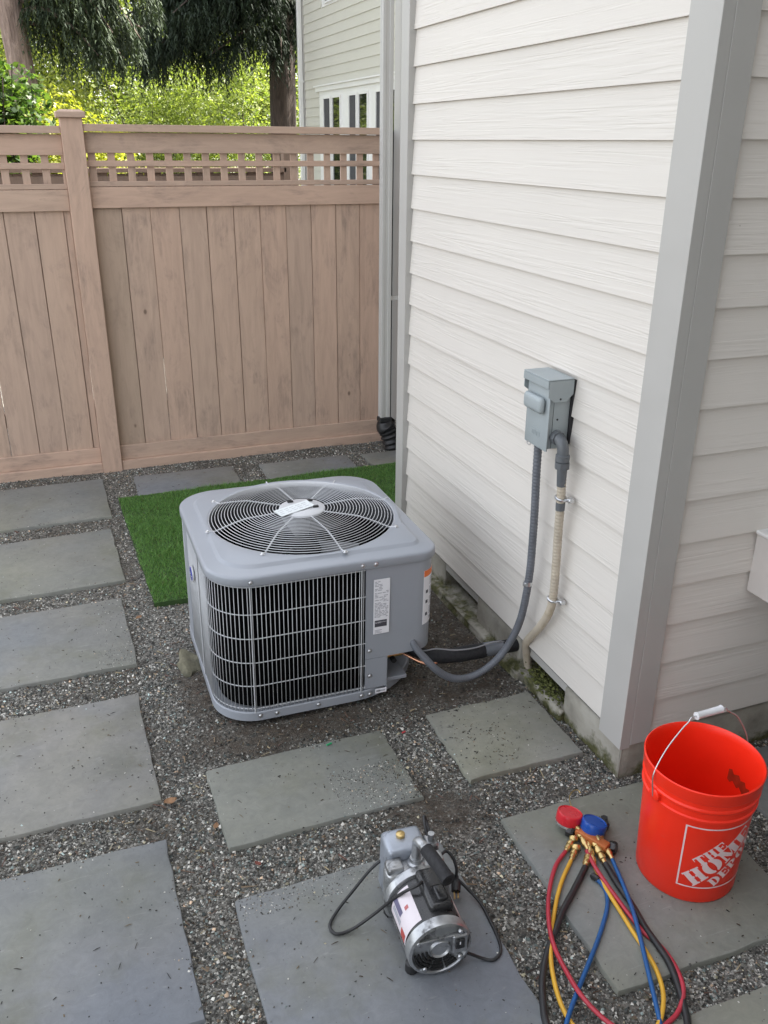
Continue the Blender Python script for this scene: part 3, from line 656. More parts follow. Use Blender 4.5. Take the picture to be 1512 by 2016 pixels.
# ------------------------------------------------------------------ trees and shrubs
def trunk_me(pts, rads, n=14, wob=0.05):
    bm = bmesh.new(); p = smooth_path(pts, 8); m_ = len(p)
    rr = [np.interp(i/(m_-1), np.linspace(0,1,len(rads)), rads) for i in range(m_)]; add_tube(bm, p, rr, n)
    for v in bm.verts:
        s_ = 1+wob*math.sin(v.co.z*3+math.atan2(v.co.y-p[0].y, v.co.x-p[0].x)*5); v.co.x = p[0].x+(v.co.x-p[0].x)*s_
    return bm_me(bm, smooth=True)
def leaves(P, size, c0, c1, droop=0.0, aspect=0.5, up=0.5, warm=0.0):
    n = len(P); nrm = rng.normal(size=(n,3)); nrm[:,2] = np.abs(nrm[:,2])+up; nrm /= np.linalg.norm(nrm,axis=1)[:,None]
    t = rng.normal(size=(n,3)); t[:,2] -= droop; t -= nrm*(t*nrm).sum(1)[:,None]; t /= np.linalg.norm(t,axis=1)[:,None]; b = np.cross(nrm, t)
    s = (size*rng.uniform(0.6,1.3,n))[:,None]
    V = np.stack([P-t*s*0.5, P+b*s*aspect*0.5, P+t*s*0.5+nrm*s*0.08, P-b*s*aspect*0.5], 1)
    F = np.arange(n*4).reshape(-1,4); m_ = rng.random(n)[:,None]; C = np.array(c0)*(1-m_)+np.array(c1)*m_
    return V.reshape(-1,3), F, np.repeat(C[:,None],4,1).reshape(-1,3)
def blob(n, c, rad, shell=0.55, lobes=14):
    ctr = rng.normal(size=(lobes,3)); ctr /= np.linalg.norm(ctr,axis=1)[:,None]; ctr *= rng.uniform(0.35,0.85,(lobes,1))
    k_ = rng.integers(0, lobes, n); d = rng.normal(size=(n,3)); d /= np.linalg.norm(d,axis=1)[:,None]; r = rng.random((n,1))**(1-shell)
    return np.array(c)+(ctr[k_]+d*r*rng.uniform(0.3,0.5,(lobes,1))[k_])*np.array(rad)
def shrub(name, label, cat, c, rad, n, size, c0, c1, group=None, stems=6, lobes=14, **kw):
    t = thing(name, label, cat, (c[0], c[1], 0), group=group)
    P = blob(n, (0,0,c[2]), rad, lobes=lobes); P = P[P[:,2] > 0.02]
    new_obj('crown', fast_mesh('crown', *leaves(P, size, c0, c1, **kw), M_LEAF), t)
    bm = bmesh.new()
    for i in range(stems):
        a_ = random.uniform(0,6.28); e = Vector((math.cos(a_)*rad[0]*0.6, math.sin(a_)*rad[1]*0.6, c[2]+rad[2]*random.uniform(0.1,0.7)))
        add_tube(bm, smooth_path([(0.04*math.cos(a_),0.04*math.sin(a_),-0.05),(e.x*0.35,e.y*0.35,e.z*0.5),e], 5), [0.022]*4+[0.014]*4+[0.006]*3, 5)
    new_obj('trunk', bm_me(bm), t, M_BARK2); return t
def strands(base, L, seg, spread, c0, c1, nl=0.05, wid=0.012):
    # hanging conifer sprays: each strand is a drooping line of needle-tufts
    n = len(base); Vs, Fs, Cs = [], [], []; o = 0
    Ls = L*rng.uniform(0.5,1.3,n); ang = rng.uniform(0,6.283,n); cur = rng.uniform(0.0,spread,n); tt = rng.random((n,1)); C = np.array(c0)*(1-tt)+np.array(c1)*tt
    for k_ in range(seg):
        f = k_/seg; P = base+np.stack([np.cos(ang)*cur*f*Ls, np.sin(ang)*cur*f*Ls, -Ls*f*(0.55+0.45*f)],1)
        for side in (0, 1):
            a2 = rng.uniform(0,6.283,n); l_ = nl*rng.uniform(0.6,1.4,n)*(1.1-0.5*f)
            tip = P+np.stack([np.cos(a2)*l_*0.8, np.sin(a2)*l_*0.8, -l_*rng.uniform(0.5,1.5,n)],1)
            pw = np.stack([-np.sin(a2), np.cos(a2), np.zeros(n)],1)*wid
            Vs.append(np.stack([P+pw, P-pw, tip],1).reshape(-1,3)); Fs.append(np.arange(n*3).reshape(-1,3)+o); o += n*3; Cs.append(np.repeat(C[:,None],3,1).reshape(-1,3)*(0.85+0.3*rng.random()))
    return np.concatenate(Vs), np.concatenate(Fs), np.concatenate(Cs)
def conifer(label, trunk_pts, rads, bark, limbs, c0, c1, per=150, L=0.55, seg=7, nl=0.09, wid=0.014):
    o = Vector(trunk_pts[0]); t = thing('conifer_tree', label, 'tree', (o.x, o.y, 0), group='conifers beyond the fence')
    off = Vector((o.x, o.y, 0)); tp = [Vector(p)-off for p in trunk_pts]
    new_obj('trunk', trunk_me(tp, rads), t, bark)
    bm = bmesh.new(); allp = []
    for (z, az, ln, dr) in limbs:
        f = min(1.0, max(0.0, (z-tp[0].z)/(tp[-1].z-tp[0].z))); b0 = tp[0].lerp(tp[-1], f); d = Vector((math.sin(az), math.cos(az), 0))
        pts = [b0, b0+d*ln*0.35+Vector((0,0,0.10*ln)), b0+d*ln*0.7+Vector((0,0,-0.10*dr)), b0+d*ln+Vector((0,0,-0.5*dr))]; sp = smooth_path(pts, 8); m_ = len(sp)
        add_tube(bm, sp, [0.035*(1-i/m_)+0.006 for i in range(m_)], 5)
        sd_ = Vector((d.y,-d.x,0))
        for i in range(int(per*ln/2)):
            q = random.uniform(0.12,1.0)**0.8; j = min(m_-1, int(q*(m_-1))); w_ = (0.45*ln*(1-0.55*q))*random.gauss(0,0.5)
            p = sp[j]+sd_*w_+Vector((0,0,-0.12*abs(w_)+random.uniform(-.06,.03))); allp.append((p.x,p.y,p.z))
    lm = new_obj('limbs', bm_me(bm, smooth=True), t, bark)
    new_obj('crown', fast_mesh('crown', *strands(np.array(allp), L, seg, 0.5, c0, c1, nl, wid), M_NEEDLE), t); return t
random.seed(21)
def limbset(n, z0, z1, ln, dr, az0=0, az1=6.283):
    return [(z0+(z1-z0)*(i+random.random())/n, random.uniform(az0, az1), ln*random.uniform(0.7,1.2)*(1-0.35*i/n), dr*random.uniform(0.6,1.3)) for i in range(n)]
DK0, DK1 = (0.010, 0.019, 0.011), (0.030, 0.047, 0.026)
conifer('dark drooping conifer with straight trunk left of the neighbouring house', [(3.08,15.6,-0.1),(3.12,15.6,4.0),(3.16,15.6,12.0)], [0.28,0.23,0.08], M_BARK2,
        limbset(30, 3.9, 10.5, 3.2, 1.4)+[(3.5+0.16*i, 4.05+0.32*((i*7)%5)/2, 2.0+0.25*((i*3)%4), 0.7+0.25*(i%3)) for i in range(11)]+[(4.0,1.4,0.9,1.0),(3.7,3.4,0.8,1.0),(4.2,2.6,0.9,0.9)], DK0, DK1, 175, 0.55, 8, 0.105, 0.013)
conifer('leaning reddish trunk conifer at the left edge behind the fence', [(-1.34,11.0,-0.1),(-1.375,11.0,2.1),(-1.45,11.0,3.5),(-1.62,11.0,10.0)], [0.20,0.165,0.15,0.05], M_BARK1,
        limbset(20, 4.6, 9.5, 2.2, 1.2)+[(3.55+0.14*i, 1.25+0.22*((i*3)%4), 0.9+0.30*((i*5)%4), 0.9+0.35*(i%3)) for i in range(10)]+[(3.1+0.12*i, 1.3+0.2*((i*3)%4), 0.7+0.28*((i*5)%4), 0.55+0.25*(i%3)) for i in range(7)], (0.015,0.027,0.014), (0.075,0.10,0.055), 180, 0.40, 8, 0.075, 0.010)
YG0, YG1 = (0.09, 0.13, 0.03), (0.26, 0.30, 0.09)
shrub('broadleaf_shrub', 'glossy dark leaved shrub with red bloom at the far left behind the fence', 'shrub', (-1.78,7.6,1.75), (0.52,0.6,1.05), 9000, 0.08, (0.022,0.055,0.014), (0.11,0.165,0.045), group='shrubs beyond the fence', aspect=0.55, lobes=22)
shrub('yellow_shrub', 'low yellow-green shrub right of the leaning trunk above the fence', 'shrub', (-0.92,10.2,1.45), (0.75,0.8,1.0), 9000, 0.062, (0.16,0.18,0.022), (0.40,0.40,0.06), group='shrubs beyond the fence', lobes=20)
shrub('green_shrub', 'pale green bush under the hanging sprays in the middle', 'shrub', (0.95,19.0,1.9), (1.9,1.0,2.0), 19000, 0.075, YG0, YG1, group='shrubs beyond the fence', lobes=26)
shrub('green_shrub', 'yellow-green bush between the leaning trunk and the middle conifer', 'shrub', (-1.35,16.2,1.8), (1.3,1.0,2.1), 15000, 0.085, (0.11,0.15,0.028), (0.32,0.34,0.08), group='shrubs beyond the fence', lobes=26)
shrub('green_shrub', 'loose light green bush just left of the straight dark trunk', 'shrub', (3.3,20.0,1.9), (1.6,1.0,2.2), 16000, 0.078, YG0, YG1, group='shrubs beyond the fence', lobes=26)
fw = []
for (cx_, cy_, cz_, rx, rz, n_) in ((-6,24,4,4.5,5,9000),(-1.5,25,3.2,3.8,4.4,16000),(2.6,26,3.2,3.8,4.4,18000),(6.6,27,4,3.6,5,12000),(-10,25,4,4.5,6,6000),(1,30,5,7,6,20000),(6,31,5,6,6,14000),(-5,30,6,6,6,9000)):
    fw.append(leaves(blob(n_, (cx_,cy_,cz_), (rx,2.4,rz), lobes=40), 0.20, (0.09,0.13,0.03), (0.28,0.31,0.09)))
tag(new_obj('far_wood', fast_mesh('wood', *join_parts(fw), M_LEAF)), 'sunlit yellow-green wood far behind the conifers', 'wood', kind='stuff')

# ------------------------------------------------------------------ the condenser (air conditioner outdoor unit)
ac = thing('air_conditioner', 'grey square outdoor air conditioner condenser with round fan guard on top', 'air conditioner', (AC_C[0], AC_C[1], 0.022), (R(0.25), R(0.55), R(-0.3)))
def rrect(a, rads, nc=10, ns=8):
    # outline from the front face's left end, anticlockwise; corners: FR, BR, BL, FL
    cs = [((a-rads[0], -a+rads[0]), -90, rads[0]), ((a-rads[1], a-rads[1]), 0, rads[1]), ((-a+rads[2], a-rads[2]), 90, rads[2]), ((-a+rads[3], -a+rads[3]), 180, rads[3])]
    pts = []; prev = (-a+rads[3], -a)
    for (c_, a0, r) in cs:
        st = (c_[0]+r*math.cos(R(a0)), c_[1]+r*math.sin(R(a0)))
        for i in range(ns): pts.append((prev[0]+(st[0]-prev[0])*i/ns, prev[1]+(st[1]-prev[1])*i/ns))
        for i in range(nc):
            t = a0+90*i/nc; pts.append((c_[0]+r*math.cos(R(t)), c_[1]+r*math.sin(R(t))))
        prev = (c_[0]+r*math.cos(R(a0+90)), c_[1]+r*math.sin(R(a0+90)))
    return pts
RAD = (0.075, 0.14, 0.15, 0.15); HB, HTOP = 0.522, 0.562
def outl(a, d=0.0, R0=None): return rrect(a, [max(0.012, r-d) for r in ((R0,)+RAD[1:] if R0 else RAD)])
def loft(loops, cap_first=False, cap_last=False):
    bm = bmesh.new(); rs = [[bm.verts.new(p) for p in L] for L in loops]; n = len(rs[0])
    for A, B in zip(rs[:-1], rs[1:]):
        for k_ in range(n): bm.faces.new((A[k_],A[(k_+1)%n],B[(k_+1)%n],B[k_]))
    if cap_first: bm.faces.new(rs[0][::-1])
    if cap_last: bm.faces.new(rs[-1])
    return bm
def lz(pts, z): return [(p[0],p[1],z) for p in pts]
def circ_for(ref, r, z, c=(0.015, 0.012)):
    o = []
    for p in ref:
        t = math.atan2(p[1]-c[1], p[0]-c[0]); o.append((c[0]+r*math.cos(t), c[1]+r*math.sin(t), z))
    return o
FC = (0.015, 0.012); ref = outl(0.34)
loops = [lz(outl(0.392),HB+0.004), lz(outl(0.398),HB), lz(outl(0.400),HB+0.004), lz(outl(0.400),HB+0.025), lz(outl(0.3993),HB+0.0285), lz(outl(0.3972),HB+0.0315), lz(outl(0.394),HB+0.0335), lz(outl(0.389,0.004),HB+0.0345), lz(outl(0.379,0.012),HB+0.036),
         lz(outl(0.352,0.03),HTOP-0.001), lz(outl(0.348,0.034),HTOP), lz(outl(0.341,0.04),HTOP+0.008), lz(outl(0.337,0.045),HTOP+0.0095),
         circ_for(ref,0.352,HTOP+0.010), circ_for(ref,0.345,HTOP+0.010), circ_for(ref,0.340,HTOP+0.007), circ_for(ref,0.338,HTOP-0.01), circ_for(ref,0.338,HTOP-0.10)]
# keep the raised field outside the circle: clamp
for li in (11, 12):
    loops[li] = [(FC[0]+(x-FC[0])*max(1.0, 0.358/math.hypot(x-FC[0], y-FC[1])), FC[1]+(y-FC[1])*max(1.0, 0.358/math.hypot(x-FC[0], y-FC[1])), z) for (x,y,z) in loops[li]]
for li in (9, 10):
    loops[li] = [(FC[0]+(x-FC[0])*max(1.0, 0.362/math.hypot(x-FC[0], y-FC[1])), FC[1]+(y-FC[1])*max(1.0, 0.362/math.hypot(x-FC[0], y-FC[1])), z) for (x,y,z) in loops[li]]
lid = new_obj('lid', bm_me(loft(loops), angle=40), ac, M_ACP)
# base pan
bp_ = [lz(outl(0.30,0.05,.31),0.004), lz(outl(0.388,0,.31),0.002), lz(outl(0.397,0,.31),0.0), lz(outl(0.397,0,.31),0.031), lz(outl(0.394,0,.31),0.034), lz(outl(0.384,0.01,.31),0.034), lz(outl(0.36,0.03,.31),0.02)]
base_b = loft(bp_, True, True); new_obj('base_pan', bm_me(base_b, angle=35), ac, M_ACP)
# outline of the cabinet by arc length, starting at the service panel's left edge and running left round the unit
bo = outl(0.389); st = 0.122
front = [p for p in bo]
full = bo+[bo[0]]
def arc_points(a, x_start):
    pts = outl(a); nps = len(pts); k0 = max(i for i in range(nps) if abs(pts[i][1]+a) < 1e-6 and pts[i][0] <= x_start and i < 10)
    seq = [(x_start, -a)]+[pts[(k0-j) % nps] for j in range(0, nps)]
    return [Vector((p[0], p[1], 0)) for p in seq]
def walk(seq, step, total):
    out = []; acc = 0.0; nxt = 0.0; 
    for A_, B_ in zip(seq[:-1], seq[1:]):
        L_ = (B_-A_).length
        while nxt <= acc+L_ and nxt <= total:
            p = A_.lerp(B_, (nxt-acc)/max(L_,1e-9)); out.append(p); nxt += step
        acc += L_
        if acc > total: break
    return out
def strip_me(path, z0, z1, smooth=True):
    n_ = len(path); vs_ = [(p.x,p.y,z0) for p in path]+[(p.x,p.y,z1) for p in path]
    return pyme(vs_, [(i,i+1,n_+i+1,n_+i) for i in range(n_-1)], smooth)
TOT = 1.85
cp = walk(arc_points(0.362, st), 0.012, TOT); new_obj('coil', strip_me(cp, 0.03, HB+0.01), ac, M_ACDARK)
guard = new_obj('coil_guard', tube_me(walk(arc_points(0.392, st), 0.01, TOT), 0.0021, 6), ac, M_WIRE); guard.location = (0,0,HB-0.006)
wm = D.meshes.new('wire'); b_ = bmesh.new(); add_tube(b_, [(0,0,0.036),(0,0,HB-0.002)], 0.00115, 6); b_.to_mesh(wm); b_.free()
wm.polygons.foreach_set('use_smooth', [True]*len(wm.polygons))
for i, p in enumerate(walk(arc_points(0.394, st-0.006), 0.0148, TOT)):
    new_obj('guard_wire', wm, guard, M_WIRE, (p.x, p.y, -guard.location.z))
hw = tube_me(walk(arc_points(0.3915, st+0.004), 0.01, TOT), 0.0019, 6)
for z in (0.046, 0.137, 0.229, 0.322, 0.414): new_obj('guard_wire', hw, guard, M_WIRE, (0,0,z-guard.location.z))
# stout clips where the guard is screwed on
for (px, py) in ((st-0.014,-0.397), (-0.275,-0.3965), (-0.3965,-0.10)):
    tube('guard_clip', ac, M_WIRE, [(px,py,0.034),(px,py,HB-0.001)], 0.0021, 8)
def screw(p, d): lathe('screw', ac, M_STEEL, [(0.0,0.0045),(0.003,0.0045),(0.0055,0.003),(0.0062,0.001),(0.0085,0.001),(0.0085,0.0)][::-1], 10, frame(p, d))
for px in (st-0.012, st+0.035, -0.272): screw((px,-0.400,HB+0.016), (0,-1,0))
for (px, pz) in ((st-0.012,0.018),(st+0.020,0.018),(-0.20,0.018),(-0.258,0.020),(-0.05,0.018),(st+0.018,0.196),(st+0.020,0.092)): screw((px,-0.3975 if pz < 0.05 else -0.3925,pz), (0,-1,0))
screw((-0.4,-0.10,HB+0.016), (-1,0,0))
# service panel wrapping the right front corner, with the cut-out below
pw = [Vector((st+0.003,-0.391,0))]+[Vector((p[0],p[1],0)) for p in outl(0.391) if (p[0] > st+0.01 and p[1] < 0.0 and p[0] > 0)]
def thick_strip(path, z0, z1, t=0.004):
    n_ = len(path); b_ = bmesh.new(); R_ = []
    for i, p in enumerate(path):
        tg = (path[min(i+1,n_-1)]-path[max(i-1,0)]).normalized(); nn = Vector((-tg.y, tg.x, 0))
        q = p+nn*t; z0i = z0(p) if callable(z0) else z0
        R_.append([b_.verts.new((p.x,p.y,z0i)), b_.verts.new((p.x,p.y,z1)), b_.verts.new((q.x,q.y,z1)), b_.verts.new((q.x,q.y,z0i))])
    for A, B in zip(R_[:-1], R_[1:]):
        for k_ in range(4): b_.faces.new((A[k_],A[(k_+1)%4],B[(k_+1)%4],B[k_]))
    b_.faces.new(R_[0]); b_.faces.new(R_[-1][::-1]); return bm_me(b_, angle=35)
new_obj('service_panel', thick_strip(pw, 0.162, HB+0.003), ac, M_ACP)
pl = [p for p in pw if p.x < 0.205]+[Vector((0.207,-0.391,0))]
new_obj('lower_panel', thick_strip(pl, 0.038, 0.1605), ac, M_ACP)
box('valve_bulkhead', ac, M_ACP, 0.2072, 0.2102, -0.389, -0.13, 0.02, 0.165); box('valve_plate', ac, M_ACP, 0.2104, 0.36, -0.16, -0.156, 0.02, 0.30)
new_obj('side_panel', thick_strip([Vector((0.391,0.001,0)), Vector((0.391,0.24,0))], 0.045, HB+0.003), ac, M_ACP)
new_obj('cabinet_lining', strip_me([Vector(p) for p in ((0.12,-0.36,0),(0.19,-0.34,0),(0.20,-0.10,0),(0.35,-0.10,0),(0.36,0.30,0))], 0.03, HB), ac, M_ACDARK)
# corner post on the left face with the oval badge
new_obj('side_post', thick_strip([Vector((-0.3955,0.235,0)), Vector((-0.3955,0.145,0))], 0.04, HB+0.003, 0.003), ac, M_ACP)
MB = frame((-0.399,0.01,0.395), (-1,0,0), (0,-1,0))
bd = lathe('badge', ac, M_WIRE, [(0.0,0.0),(0.046,0.0),(0.046,0.004),(0.041,0.006),(0.0,0.006)], 28, MB @ Matrix.Diagonal((0.78,0.62,1,1)))
lathe('badge_field', bd, M_BADGE, [(0.0,0.0062),(0.041,0.0062),(0.038,0.0075),(0.0,0.008)], 28, MB @ Matrix.Diagonal((0.78,0.62,1,1)))
tm = text_me('Carrier', 0.020); tm.transform(MB @ Matrix.Translation((0,0,0.0088))); new_obj('badge_lettering', tm, bd, M_PAPER)
# fan, motor and the dark inside
lathe('fan_motor', ac, M_ACDARK, [(0.0,0.30),(0.07,0.30),(0.075,0.32),(0.075,0.44),(0.06,0.46),(0.0,0.465)], 20, Matrix.Translation((FC[0],FC[1],0)))
M_BLADE = plain('blade_grey', (0.16, 0.165, 0.17), 0.45, metal=0.3)
for k_ in range(3):
    a0 = R(-38+120*k_); vs_ = []; n_ = 7
    for i in range(n_):
        t = i/(n_-1); r = 0.06+0.25*t
        for s_ in (-1, 1):
            w_ = 0.055+0.10*t; ang = a0+s_*w_*0.5/r*min(1, 1.0)*0.9; vs_.append((FC[0]+r*math.cos(ang), FC[1]+r*math.sin(ang), 0.435+s_*0.028))
    fb = pyme(vs_, [(2*i,2*i+1,2*i+3,2*i+2) for i in range(n_-1)], True); o = new_obj('fan_blade', fb, ac, M_BLADE); sm_ = o.modifiers.new('s','SOLIDIFY'); sm_.thickness = 0.002
new_obj('cavity_shade_disc', pyme([(FC[0]+0.33*math.cos(R(i*15)), FC[1]+0.33*math.sin(R(i*15)), 0.046) for i in range(24)], [tuple(range(24))]), ac, M_ACDARK)  # black disc added to paint the fan cavity's shade darker
lathe('compressor', ac, M_ACDARK, [(0.0,0.03),(0.085,0.03),(0.085,0.20),(0.06,0.25),(0.0,0.26)], 20, Matrix.Translation((0.02,0.05,0)))
# fan guard: concentric rings on bent spokes
def gz(r): return HTOP+0.037 if r < 0.215 else HTOP+0.037-0.030*((r-0.215)/0.13)**1.3
fg = lathe('fan_guard', ac, M_WIRE, [(0.0,HTOP+0.044),(0.07,HTOP+0.043),(0.084,HTOP+0.038),(0.086,HTOP+0.034),(0.0,HTOP+0.034)], 32, Matrix.Translation((FC[0],FC[1],0)))
nr = 22
lathe('shade_liner', ac, plain('liner_shade_grey', (0.05,0.053,0.058), 0.6), [(0.3365,HTOP-0.004),(0.3355,HTOP-0.004),(0.3355,HTOP-0.11),(0.3365,HTOP-0.11)], 56, Matrix.Translation((FC[0],FC[1],0)), closed_prof=True)  # added dark liner, its colour deepens the shade inside the fan opening
for i in range(nr):
    r = 0.096+(0.342-0.096)*i/(nr-1)
    new_obj('guard_ring', tube_me([(FC[0]+r*math.cos(2*math.pi*k_/56), FC[1]+r*math.sin(2*math.pi*k_/56), gz(r)) for k_ in range(56)], 0.00135, 5, True), fg, M_WIRE)
for k_ in range(8):
    t = R(8+45*k_); pts = [(FC[0]+r*math.cos(t), FC[1]+r*math.sin(t), gz(r)-0.003) for r in (0.08,0.15,0.205,0.222,0.26,0.30,0.335)]+[(FC[0]+0.362*math.cos(t), FC[1]+0.362*math.sin(t), HTOP+0.012)]
    new_obj('guard_spoke', tube_me(pts, 0.0030, 6), fg, M_WIRE)
    if k_ in (3,4,5,6,7):
        lathe('spoke_screw', fg, M_STEEL, [(0.009,0.0),(0.009,0.0015),(0.006,0.002),(0.005,0.006),(0.0,0.007)], 10, Matrix.Translation((FC[0]+0.362*math.cos(t), FC[1]+0.362*math.sin(t), HTOP+0.0105)))
for (ux, uy) in ((0.045,-0.025),(0.040,0.038),(-0.032,0.048)): box('motor_bolt', fg, M_RUBBER, FC[0]+ux-0.011, FC[0]+ux+0.011, FC[1]+uy-0.006, FC[1]+uy+0.006, HTOP+0.043, HTOP+0.050, 0.002)
# paper tag lying on the hub
tgm = bmesh.new(); add_box(tgm, -0.073, 0.073, -0.026, 0.026, 0.0, 0.0008); tagp = new_obj('paper_tag', bm_me(tgm), ac, plain('tag_paper', (0.72,0.76,0.76), 0.6, var=0.03), (FC[0]-0.035,FC[1]-0.022,HTOP+0.0475), (R(5),R(-3),R(19)))
for i in range(5):
    for j in range(3):
        x_ = -0.062+i*0.025+random.uniform(-.003,.003); box('print_line', tagp, M_INKG, x_, x_+random.uniform(0.012,0.02), 0.012-j*0.012, 0.0135-j*0.012, 0.0009, 0.0011)
# printed labels
def label_front(name, x0, x1, z0, z1, y=-0.3956): return box(name, ac, M_PAPER, x0, x1, y, y+0.001, z0, z1)
lb = label_front('rating_label', st+0.030, st+0.089, 0.262, 0.476)
random.seed(3)
z = 0.468; row = 0
def ink(x0, x1, z0, z1, par, m=M_INKG, y=-0.3960): box('print_line', par, m, x0, x1, y, y+0.0003, z0, z1)
while z > 0.330:
    x = st+0.034; xe = st+0.084 if (z < 0.440 or z > 0.472) else st+0.062
    while x < xe-0.006:
        w_ = random.uniform(0.005, 0.016); 
        if random.random() < 0.75: ink(x, min(x+w_, xe), z-0.0024, z, lb)
        x += w_+0.003
    z -= 0.0055
ink(st+0.035, st+0.080, 0.290, 0.316, lb, M_INK); 
for (tx, ts, cx_, cz_) in (('AHRI', 0.0095, st+0.0465, 0.307), ('CERTIFIED', 0.0050, st+0.067, 0.308)):
    tm = text_me(tx, ts); tm.transform(frame((cx_,-0.3963,cz_), (0,-1,0), (1,0,0))); new_obj('label_lettering', tm, lb, M_PAPER)
for j in range(3): ink(st+0.035, st+0.062-0.006*(j%2), 0.276-j*0.005, 0.278-j*0.005, lb)
ls = label_front('serial_label', st+0.040, st+0.0835, 0.016, 0.034, -0.3986)
for i in range(9): ink(st+0.045+i*0.0038, st+0.0475+i*0.0038, 0.0215, 0.0285, ls, M_INK if i < 4 else M_INKG, -0.3990)
# warning label wrapped round the front right corner
wp = [Vector((p[0],p[1],0)) for p in outl(0.3925) if p[0] > 0.318 and p[1] < -0.318]
wlab = new_obj('warning_label', thick_strip(wp[1:-1], 0.262, 0.476, 0.001), ac, M_PAPER)
wp2 = [Vector((p[0],p[1],0)) for p in outl(0.3930) if p[0] > 0.318 and p[1] < -0.318][1:-1]
new_obj('warning_band', thick_strip(wp2, 0.452, 0.4762, 0.0006), wlab, M_LORANGE)
for j in range(26):
    zz = 0.440-j*0.0066
    if j % 6 != 5: new_obj('print_line', thick_strip(wp2[3:-1], zz, zz+0.003, 0.0006), wlab, M_INKG)
for zz in (0.385, 0.345, 0.295): new_obj('print_line', thick_strip(wp2[1:3], zz, zz+0.012, 0.0006), wlab, M_INK)
# service valves and refrigerant lines
vb = lambda n_, *a: tube(n_, ac, M_BRASS, *a)
vb('service_valve', [(0.225,-0.30,0.10),(0.30,-0.30,0.10)], 0.009, 10); vb('service_valve', [(0.262,-0.30,0.085),(0.262,-0.30,0.125)], 0.008, 8)
tube('valve_cap', ac, M_RUBBER, [(0.262,-0.325,0.088),(0.262,-0.300,0.092)], 0.010, 10)
vb('service_valve', [(0.24,-0.20,0.155),(0.33,-0.20,0.155)], 0.014, 10); vb('service_valve', [(0.285,-0.20,0.12),(0.285,-0.20,0.185)], 0.012, 10)
box('valve_bracket', ac, M_ACP, 0.211, 0.30, -0.36, -0.17, 0.030, 0.045, 0.002)
cop = thing('copper_line', 'thin copper refrigerant line leaving the condenser towards the wall', 'pipe')
tube('pipe', cop, M_COPPER, smooth_path([(-0.435,0.762,0.122),(-0.41,0.735,0.113),(-0.38,0.705,0.102),(-0.352,0.688,0.096),(-0.325,0.684,0.100),(-0.29,0.69,0.112)], 8), 0.0055, 8)
ins = thing('insulated_line', 'thick black foam insulated suction line running under the wall', 'pipe')
tube('insulation', ins, M_FOAM, smooth_path([(-0.40,0.80,0.115),(-0.34,0.715,0.115),(-0.26,0.690,0.112),(-0.16,0.690,0.108),(-0.07,0.695,0.100),(0.06,0.70,0.095)], 8), [0.022]*9+[0.027]*9+[0.029]*10+[0.026]*13, 12)
tube('tape_wrap', ins, plain('shiny_tape', (0.16,0.17,0.19), 0.18), smooth_path([(-0.13,0.691,0.107),(-0.08,0.694,0.102),(-0.05,0.696,0.100)], 4), 0.0285, 12)
cw = thing('control_cable', 'thin grey control cable curling over the black insulated line', 'cable')
tube('cable', cw, plain('cable_grey', (0.25,0.25,0.26), 0.5), smooth_path([(-0.42,0.80,0.165),(-0.38,0.71,0.15),(-0.33,0.675,0.165),(-0.26,0.665,0.150),(-0.18,0.668,0.140),(-0.09,0.68,0.140),(-0.02,0.70,0.115),(0.03,0.70,0.11)], 8), 0.0028, 6)

# ------------------------------------------------------------------ disconnect box and conduits on the wall
db = thing('disconnect_box', 'grey metal electrical disconnect box mounted on the cream siding', 'electrical box', (0, 0, 0))
bm = bmesh.new(); add_box(bm, -0.074, -0.0005, 0.458, 0.588, 0.972, 1.186, 0.003, 2); new_obj('enclosure', bm_me(bm, angle=40), db, M_BOX)
bm = bmesh.new(); add_box(bm, -0.0792, -0.0745, 0.451, 0.588, 0.966, 1.170, 0.004, 2); cov = new_obj('cover', bm_me(bm, angle=40), db, M_BOX)
bm = bmesh.new(); add_box(bm, -0.103, -0.0795, 0.468, 0.580, 1.085, 1.138, 0.014, 4); new_obj('handle_bulge', bm_me(bm, angle=50), cov, M_BOX)
hb = bmesh.new()
add_box(hb, -0.092, -0.0006, 0.446, 0.600, 1.196, 1.2000, 0.0015); add_box(hb, -0.092, -0.0885, 0.446, 0.600, 1.172, 1.1955, 0.001)
for yy in (0.446, 0.5975):
    vs_ = [(-0.088,1.1955),(-0.0006,1.1955),(-0.0006,1.150),(-0.022,1.128),(-0.066,1.128),(-0.088,1.145)]
    a_ = [hb.verts.new((p[0], yy, p[1])) for p in vs_]; b2 = [hb.verts.new((p[0], yy+0.0025, p[1])) for p in vs_]
    hb.faces.new(a_); hb.faces.new(b2[::-1]); [hb.faces.new((a_[i], a_[(i+1)%6], b2[(i+1)%6], b2[i])) for i in range(6)]
new_obj('rain_hood', bm_me(hb, angle=35), db, M_BOX)
for (x_, z_) in ((-0.045,1.137),(-0.043,1.068)): lathe('rivet', db, M_RUBBER, [(0.0035,0.0),(0.0035,0.0008),(0.0,0.001)], 8, frame((x_,0.4457 if z_ > 1.1 else 0.4577,z_), (0,-1,0)))
box('hinge_seam', db, M_RUBBER, -0.060, -0.0588, 0.4572, 0.458, 0.975, 1.128)
em = bmesh.new()
for i in range(6): add_box(em, -0.0806, -0.0793, 0.497+i*0.0085, 0.501+i*0.0085, 1.003+0.003*(i%2), 1.020-0.002*(i%3))
add_box(em, -0.0800, -0.0793, 0.490, 0.556, 0.9985, 1.0); add_box(em, -0.0800, -0.0793, 0.490, 0.556, 1.0245, 1.026)
new_obj('embossed_mark', bm_me(em), cov, M_BOX)
tube('hasp_ring', db, M_STEEL, [(-0.078,0.56+0.012*math.cos(t_*0.7),0.964+0.006*math.sin(t_*0.7)) for t_ in range(9)], 0.0015, 5, True)
